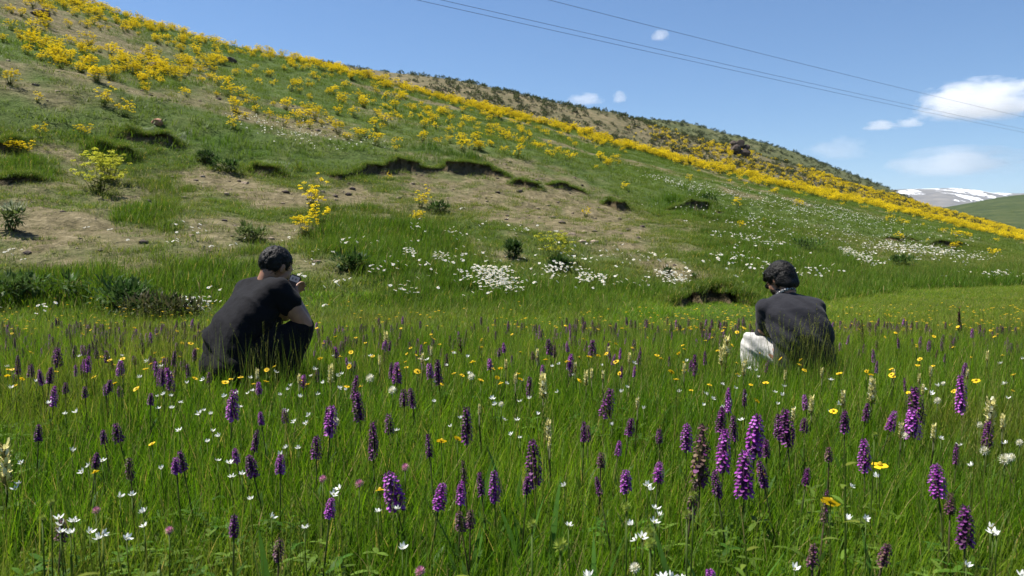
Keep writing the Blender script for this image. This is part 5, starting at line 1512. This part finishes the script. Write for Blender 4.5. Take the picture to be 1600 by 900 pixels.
# leafy herbs standing close by, their tops just in view
for i, (px, py, lab) in enumerate(((110, 868, 'feathery yellow green herb rising at the near corner on the phone man\'s side'), (250, 880, 'low spreading green herb beside the feathery one'), (700, 880, 'leafy green herb top in the near grass between the two men'),
                                   (1165, 842, 'tall leafy herb near the withered orchid spikes'), (1320, 700, 'upright thin leaved herb between two violet orchids'))):
    Y_ = 1.05 + .08 * i if i < 3 else 1.5; p = at(px, py, Y_); e = empty('leafy_herb', (p.x, p.y, float(ground_h(p.x, p.y)))); H = p.z - e.location.z
    st = MB(); st.tube([(0, 0, -.02), (.01, .0, H * .5), (0, 0, H)], [.0032, .0028, .0014], (.09, .14, .02), 5); link_mesh('stem', st.mesh('stem', M_PLANT), e)
    for j in range(9):
        lf = MB(); a = j * 2.4; z = H * (.45 + .55 * j / 9)
        lf.blade((0, 0, z), (math.cos(a), math.sin(a), .8), .055 * (1 - .04 * j), .011, .9, (.10 + .02 * (j % 3), .17, .02), 4, prof=lambda t: math.sin(math.pi * (.1 + .86 * t)))
        link_mesh('leaf', lf.mesh('leaf', M_PLANT, True), e)
    tag(e, lab, 'herb', 'near herbs')
# taller flowering grasses that rise over the sward, some in front of the grey shirt
def seedgrass(n):
    mb = MB()
    for i in range(n):
        a = random.random() * 6.28; r = .05 * random.random(); H = .34 + .22 * random.random(); lean = random.gauss(0, .12), random.gauss(0, .12)
        x, y = r * math.cos(a), r * math.sin(a)
        pts = [(x, y, 0), (x + lean[0] * H * .4, y + lean[1] * H * .4, H * .55), (x + lean[0] * H, y + lean[1] * H, H)]
        mb.tube(pts, [.0011, .0009, .0006], (.5, .5, .15), 3)
        for k in range(9):
            t = k / 9; c = Vector(pts[1]).lerp(Vector(pts[2]), .55 + .45 * t)
            an = random.random() * 6.28; mb.blade(c, (math.cos(an) * .7, math.sin(an) * .7, 1), .016, .0022, .3, (.75, .6, .35), 2)
    return mb.mesh('seed_grass', M_GRASS)
SG = [seedgrass(5) for i in range(4)]
X = rng.uniform(-6, 7, 700); Y = rng.uniform(1.5, 7, 700)
k = (np.abs(X) < .72 * Y) & (rng.random(700) < .5); X, Y = X[k], Y[k]
X = np.concatenate([X, rng.uniform(1.6, 2.15, 20), rng.uniform(-1.8, -1.3, 5)]); Y = np.concatenate([Y, rng.uniform(4.55, 4.85, 20), rng.uniform(4.0, 4.25, 5)])
scatter('seeding_grass', np.stack([X, Y, ground_h(X, Y)], -1), rng.random(len(X)) * 6.28, .75 + .4 * rng.random(len(X)), .3 + .5 * rng.random(len(X)), SG, 'thin seeding grass stalks rising above the meadow', 'grass')

# ---- say of each flower what sets it apart: its look, what grows beside it, on which man's side it stands
ZSH = {'phone': 'on the phone man\'s side', 'grey': 'on the grey shirted man\'s side', 'mid': 'between the two men', 'far': 'beyond the two men'}
NXT = {'orchid': 'an orchid', 'star_flower': 'a star flower', 'buttercup': 'a buttercup', 'cream': 'a cream spike', 'white_clover': 'cream clover', 'pink_clover': 'pink clover', 'green_bud': 'a green bud'}
PP = np.array([(q[3], q[4], q[5]) for q in REG]); KK = [q[1] for q in REG]
for i, (o, kd, look, x, y, z) in enumerate(REG):
    d = np.sqrt(((PP - PP[i]) ** 2).sum(1)); d[i] = 9
    near = [(d[j], KK[j]) for j in np.argsort(d)[:8] if d[j] < .15]
    other = [k_ for _, k_ in near if k_ != kd]; same = sum(1 for _, k_ in near if k_ == kd)
    ph = ''
    if other: ph = 'beside ' + NXT[other[0]]
    if same >= 2: ph += ' in a cluster of its kind'
    elif same == 1: ph += ' paired with its like'
    if not ph: ph = 'standing apart' if d.min() > .3 else ''
    w = (look + ' ' + ph + ' ' + ZSH[zone(x, y)]).split()
    o['label'] = ' '.join(w[:16])

# ------------------------------------------------------------------ yellow umbels on the slope
def ferula(seed, n_st, h, w, col=(.80, .635, .016)):
    rs = random.Random(seed); st = MB(); fl = MB()
    for i in range(n_st):
        a = rs.random() * 6.28; r = w * .5 * math.sqrt(rs.random()); H = h * (.35 + .65 * rs.random())
        tip = Vector((r * math.cos(a), r * math.sin(a), H)); foot = tip * .25; foot.z = -.03
        st.tube([foot, (foot + tip) * .5 + Vector((0, 0, .02)), tip], [.008, .006, .004], (.14, .16, .03), 4)
        for j in range(4): # basal feathery leaves
            aa = rs.random() * 6.28; st.blade((foot.x, foot.y, .02 + .3 * h * rs.random()), (math.cos(aa), math.sin(aa), .8), .30 * h, .06 * h, .8, (.10, .14, .025), 2)
        for u in range(rs.randint(4, 6)):
            c = tip + Vector((rs.gauss(0, .10), rs.gauss(0, .10), rs.gauss(-.03, .07))) * (h / .8)
            st.tube([tip - Vector((0, 0, .10 * h)), c], [.003, .002], (.12, .13, .02), 3)
            R = (.045 + .04 * rs.random()) * h / .8
            for k in range(26):
                d = Vector((rs.gauss(0, 1), rs.gauss(0, 1), rs.gauss(.4, .6))).normalized() * R * (.5 + .5 * rs.random()); d.z *= .55
                v = .75 + .45 * rs.random(); s = .018 * h / .8
                t1 = Vector((rs.gauss(0, 1), rs.gauss(0, 1), rs.gauss(0, .5))).normalized() * s; t2 = Vector((rs.gauss(0, 1), rs.gauss(0, 1), rs.gauss(0, .5))).normalized() * s
                p = c + d; fl.add([p - t1, p - t2, p + t1, p + t2], [(0, 1, 2, 3)], tuple(x * v for x in col))
    return fl.mesh('flower_umbels', M_YELLOW), st.mesh('stems', M_PLANT)
FER = [ferula(i, 8 + i % 4, .66, .60) for i in range(6)]
FERL = [ferula(20 + i, 13, .75, .85, (.50, .50, .05)) for i in range(2)]
FERW = []
for fl, st in FER[:4]:
    mb = MB()
    for me in (fl, st):
        co = np.empty(len(me.vertices) * 3); me.vertices.foreach_get('co', co); c = np.empty(len(me.vertices) * 4, np.float32); me.color_attributes['Col'].data.foreach_get('color', c)
        mb.add([tuple(p) for p in co.reshape(-1, 3)], [tuple(p.vertices) for p in me.polygons], [tuple(q[:3]) for q in c.reshape(-1, 4)])
    FERW.append(mb.mesh('yellow_umbel_plant', M_YELLOW))
NFER = 0
def yellow(x, y, z, s, parts, label, kit=None):
    global NFER
    NFER += 1
    if parts:
        fl, st = random.choice(kit or FER); e = empty('yellow_umbel_plant', (x, y, z), random.random() * 6.28); e.scale = (s, s, s)
        link_mesh('flower_head', fl, e); link_mesh('stem', st, e)
    else:
        e = link_mesh('yellow_umbel_plant', random.choice(FERW)); e.location = (x, y, z); e.rotation_euler.z = random.random() * 6.28; e.scale = (s, s, s)
    tag(e, label, 'yellow plant', 'yellow umbel plants on the slope')
LONE = [(485, 325, 1.05, 'tall yellow umbel plant above the squatting man with the phone', FER), (500, 352, .75, 'yellow umbel plant middle of the trio uphill of the man with the phone', FER), (478, 372, .75, 'lowest yellow umbel plant of the trio uphill of the man with the phone', FER),
        (155, 302, 1.2, 'wide yellow green bush on bare soil beneath the turf banks', FERL), (170, 285, .9, 'yellow green bush crowding behind the wide one below the turf banks', FERL), (655, 325, .75, 'yellow umbel plant beside the green shrub in the bare slump', FER), (652, 350, .5, 'small yellow umbel plant at the lower edge of the bare slump', FER),
        (868, 408, .75, 'sparse yellow green umbel plant beside dark shrubs', FERL), (20, 242, .55, 'small yellow flowers before the shaded earth hollow', FER), (38, 242, .55, 'small yellow flowers next to those at the earth hollow', FER), (160, 166, .9, 'yellow umbel plant alone under the upper flower patch', FER)]
for px, py, s, l, kit in LONE:
    p = hit(px, py); yellow(*p, s, True, l, kit)
YM = [(60, 65, 80, 24, 18, .8), (130, 95, 90, 26, 14, 1), (200, 110, 90, 22, 18, 1), (60, 110, 60, 22, 0, .8), (300, 135, 90, 26, 22, .9), (340, 160, 60, 20, 15, .7), (40, 125, 50, 16, 0, .8), (70, 140, 40, 8, 0, .5), (320, 100, 50, 14, 15, .6), (130, 20, 110, 20, 18, .6),
      (220, 50, 90, 12, 20, .6), (420, 170, 120, 34, 14, .22), (560, 190, 90, 36, 10, .16), (700, 205, 110, 24, 12, .30), (790, 235, 60, 16, 12, .35), (850, 245, 60, 12, 12, .3), (545, 215, 40, 10, 0, .3), (640, 175, 60, 14, 12, .35), (740, 215, 60, 10, 0, .3), (40, 40, 40, 14, 10, .7), (930, 255, 50, 12, 10, .25), (400, 130, 80, 20, 14, .25), (500, 150, 110, 14, 14, .3)]
X, Y, Z = hill_points(52000, .15, 1.02, .72)
px, py = project(X, Y, Z)
k = X / Y
Yc = np.interp(k, R1.k, R1.Yc); Yf_ = np.interp(k, R1.k, R1.Yf); t = (Y - Yf_) / (Yc - Yf_)
dn = np.zeros(len(X))
nzz = fbm(X * .3, Y * .3, 700, 3) - .5
for cx, cy, rx, ry, rot, a in YM: dn = np.maximum(dn, a * ell(px + nzz * 40, py + nzz * 20, cx, cy, rx, ry, rot))
crest = sstep(.72, .86, t + nzz * .25) * (t < .98) * np.where(px < 380, .75, 1.0)
dn = np.maximum(dn * .9, 1.0 * crest * np.where(px > 1050, .55, .75))
dn = np.maximum(dn, .014 + .055 * (py < 245) * (px > 300) * (px < 1000))
kp = rng.random(len(X)) < dn * .40 * np.clip(2.6 * vnoise(X * .7, Y * .7, 733) - .35, 0, 1.5)
X, Y, Z = X[kp], Y[kp], Z[kp]
X2, Y2, Z2 = ridge_points(R2, 8000, .12, .75, .45, 1.0)
p2, q2 = project(X2, Y2, Z2)
n2 = fbm(X2 * .12, Y2 * .12, 710, 3) - .5
crestline = np.interp(p2, [960, 1010, 1070, 1150, 1200, 1300, 1400, 1500, 1600], [178, 190, 211, 231, 246, 279, 308, 336, 366])
w2 = np.where(p2 > 960, sstep(60, 8, q2 - crestline + n2 * 50) * sstep(-2, 14, q2 - crestline + n2 * 20) * sstep(930, 1150, p2) + sstep(1230, 1330, p2), 0)
kp = rng.random(len(X2)) < np.clip(w2, 0, 1) * (.30 + .4 * (n2 > -.03))
X2, Y2, Z2 = X2[kp], Y2[kp], Z2[kp]
XA = np.concatenate([X, X2]); YA = np.concatenate([Y, Y2]); ZA = np.concatenate([Z, Z2])
order = np.argsort(YA)
SA = (.36 + .56 * rng.random(len(XA)) ** 1.4) * (1 + .55 * sstep(45, 80, YA))
def ylabel(x, y, z, s):
    a, b = project(x, y, z)
    k_ = x / y; tt = (y - np.interp(k_, R1.k, R1.Yf)) / (np.interp(k_, R1.k, R1.Yc) - np.interp(k_, R1.k, R1.Yf))
    crowd = int((np.hypot(XA - x, YA - y) < .9).sum()) - 1
    size = 'small ' if s < .5 else 'large ' if s > .8 else ''
    how = 'crowded among its like' if crowd >= 3 else 'standing apart' if crowd == 0 else 'beside another'
    if tt > .80: return size + 'yellow umbel plant on the hill crest, ' + how
    so_, lu_ = soil_lush(np.array([x]), np.array([y]), np.array([z]))
    soil = 'bare soil' if so_[0] > .45 else 'green turf'
    where = 'above the turf banks' if a < 420 and b < 170 else 'above the long dark bank' if b < 240 and a > 420 else 'on the open slope'
    return size + 'yellow umbel plant on ' + soil + ' ' + where + ', ' + how
# keep as single plants those that show largest
for i in order[:288]:
    yellow(float(XA[i]), float(YA[i]), float(ZA[i]) - .02, float(SA[i]), YA[i] < 24, ylabel(float(XA[i]), float(YA[i]), float(ZA[i]), float(SA[i])))
rest = order[288:]
n = len(rest)
scatter('yellow_flower_mass', np.stack([XA[rest], YA[rest], ZA[rest] - .02], -1), rng.random(n) * 6.28, SA[rest], rng.random(n), FERW, 'mass of yellow umbels running along the crest of the hill', 'yellow flowers')
# ------------------------------------------------------------------ power lines
_wm, _t, _o = newmat('cable')
_p = N(_t, 'ShaderNodeBsdfPrincipled'); _p.inputs['Base Color'].default_value = (.05, .05, .055, 1); _p.inputs['Roughness'].default_value = .5; _p.inputs['Metallic'].default_value = .4
_t.links.new(_p.outputs[0], _o.inputs['Surface'])
def wire(pa, pb, za, label):
    xa, ya = on_level(*pa, za); xb, yb = on_level(*pb, za)
    d = Vector((xb - xa, yb - ya, 0)); mb = MB()
    pts = []
    for s in np.linspace(-1.2, 2.2, 60): pts.append((xa + d.x * s, ya + d.y * s, za + .35 * ((s - .5) ** 2 - .25)))
    mb.tube(pts, [.009] * 60, (.05, .05, .05), 5)
    return tag(link_mesh('power_line', mb.mesh('power_line', _wm, smooth=True)), label, 'power line', 'power lines over the slope')
wire((652, 0), (1600, 207), 10.5, 'lowest of three thin power lines crossing the sky')
wire((690, 0), (1600, 202), 10.8, 'middle of three thin power lines crossing the sky')
wire((858, 0), (1600, 183), 11.2, 'topmost of three thin power lines, set apart from the pair')

# ------------------------------------------------------------------ clouds
def mat_cloud(name, dens, seed, thr, soft, scale=1.6):
    m, t, out = newmat(name)
    tc = N(t, 'ShaderNodeTexCoord')
    ad = N(t, 'ShaderNodeVectorMath', operation='ADD'); t.links.new(tc.outputs['Object'], ad.inputs[0]); ad.inputs[1].default_value = (seed * 3.1, seed * 1.7, seed * .9)
    n1 = noise(t, ad.outputs[0], scale, 6, .58)
    ln = N(t, 'ShaderNodeVectorMath', operation='LENGTH'); t.links.new(tc.outputs['Object'], ln.inputs[0])
    sx = N(t, 'ShaderNodeSeparateXYZ'); t.links.new(tc.outputs['Object'], sx.inputs[0])
    r = mth(t, 'SUBTRACT', 1.0, ln.outputs['Value'])
    f = mth(t, 'ADD', mth(t, 'MULTIPLY', r, .75), mth(t, 'MULTIPLY', mth(t, 'SUBTRACT', n1, .5), 1.7))
    flat = mth(t, 'MULTIPLY', mth(t, 'ADD', sx.outputs[2], .55), 4.0, clamp=True)
    dn = mth(t, 'MULTIPLY', mth(t, 'DIVIDE', mth(t, 'SUBTRACT', f, thr), soft, clamp=True), flat)
    v = N(t, 'ShaderNodeVolumePrincipled')
    v.inputs['Color'].default_value = (.985, .985, .985, 1); v.inputs['Anisotropy'].default_value = .2
    t.links.new(mth(t, 'MULTIPLY', dn, dens), v.inputs['Density'])
    t.links.new(v.outputs[0], out.inputs['Volume'])
    return m
def cloud(px, py, w, h, label, seed, dens=.006, thr=.12, soft=.3, D=11500.0, scale=1.6):
    c = at(px, py, D); k = D / FPX
    bm = bmesh.new(); bmesh.ops.create_icosphere(bm, subdivisions=3, radius=1.0)
    me = bpy.data.meshes.new('cloud'); bm.to_mesh(me); bm.free()
    me.materials.append(mat_cloud('cloud_vapour', dens, seed, thr, soft, scale))
    o = link_mesh('cloud', me); o.location = c; o.scale = (w * k * .5, w * k * .4, h * k * .5)
    tag(o, label, 'cloud', 'small fair weather clouds')
cloud(1532, 163, 205, 84, 'largest white cumulus cloud, the power lines crossing it', 1, dens=.0028, scale=2.3, thr=.10, soft=.22)
cloud(1376, 197, 60, 22, 'small wispy cloud beside the large cumulus, the flatter of a pair', 2, thr=.1, dens=.003)
cloud(1421, 193, 48, 20, 'small puffy cloud just under the large cumulus cloud', 3, thr=.1, dens=.003)
cloud(1500, 258, 240, 62, 'long faint bank of cloud above the snowy mountain', 4, dens=.0007, thr=.05)
cloud(1310, 236, 110, 50, 'faint cloud wisp over the shoulder of the hill', 5, dens=.0005, thr=.1)
cloud(1032, 57, 30, 22, 'tiny white cloud puff between the power lines', 6, thr=.0, dens=.003)
cloud(915, 157, 62, 24, 'small cloud wisp touching the brown ridge skyline', 7, thr=.05, dens=.002)
cloud(968, 154, 24, 26, 'tiny cloud wisp beside the one on the ridge skyline', 8, thr=.0, dens=.003)

# ------------------------------------------------------------------ the air: far things fade a little to blue
m, t, out = newmat('clear_air')
v = N(t, 'ShaderNodeVolumePrincipled')
v.inputs['Color'].default_value = (.62, .76, .96, 1); v.inputs['Anisotropy'].default_value = .1
v.inputs['Density'].default_value = 4.5e-5
t.links.new(v.outputs[0], out.inputs['Volume'])
bm = bmesh.new(); bmesh.ops.create_cube(bm, size=1)
me = bpy.data.meshes.new('haze'); bm.to_mesh(me); bm.free(); me.materials.append(m)
o = link_mesh('haze', me)
zmax = 620.0
o.scale = (17600, 17600, zmax + 3); o.location = (0, 0, zmax / 2 - 1.5)
tag(o, 'thin bluish mountain air over the valley', 'haze', kind='stuff')
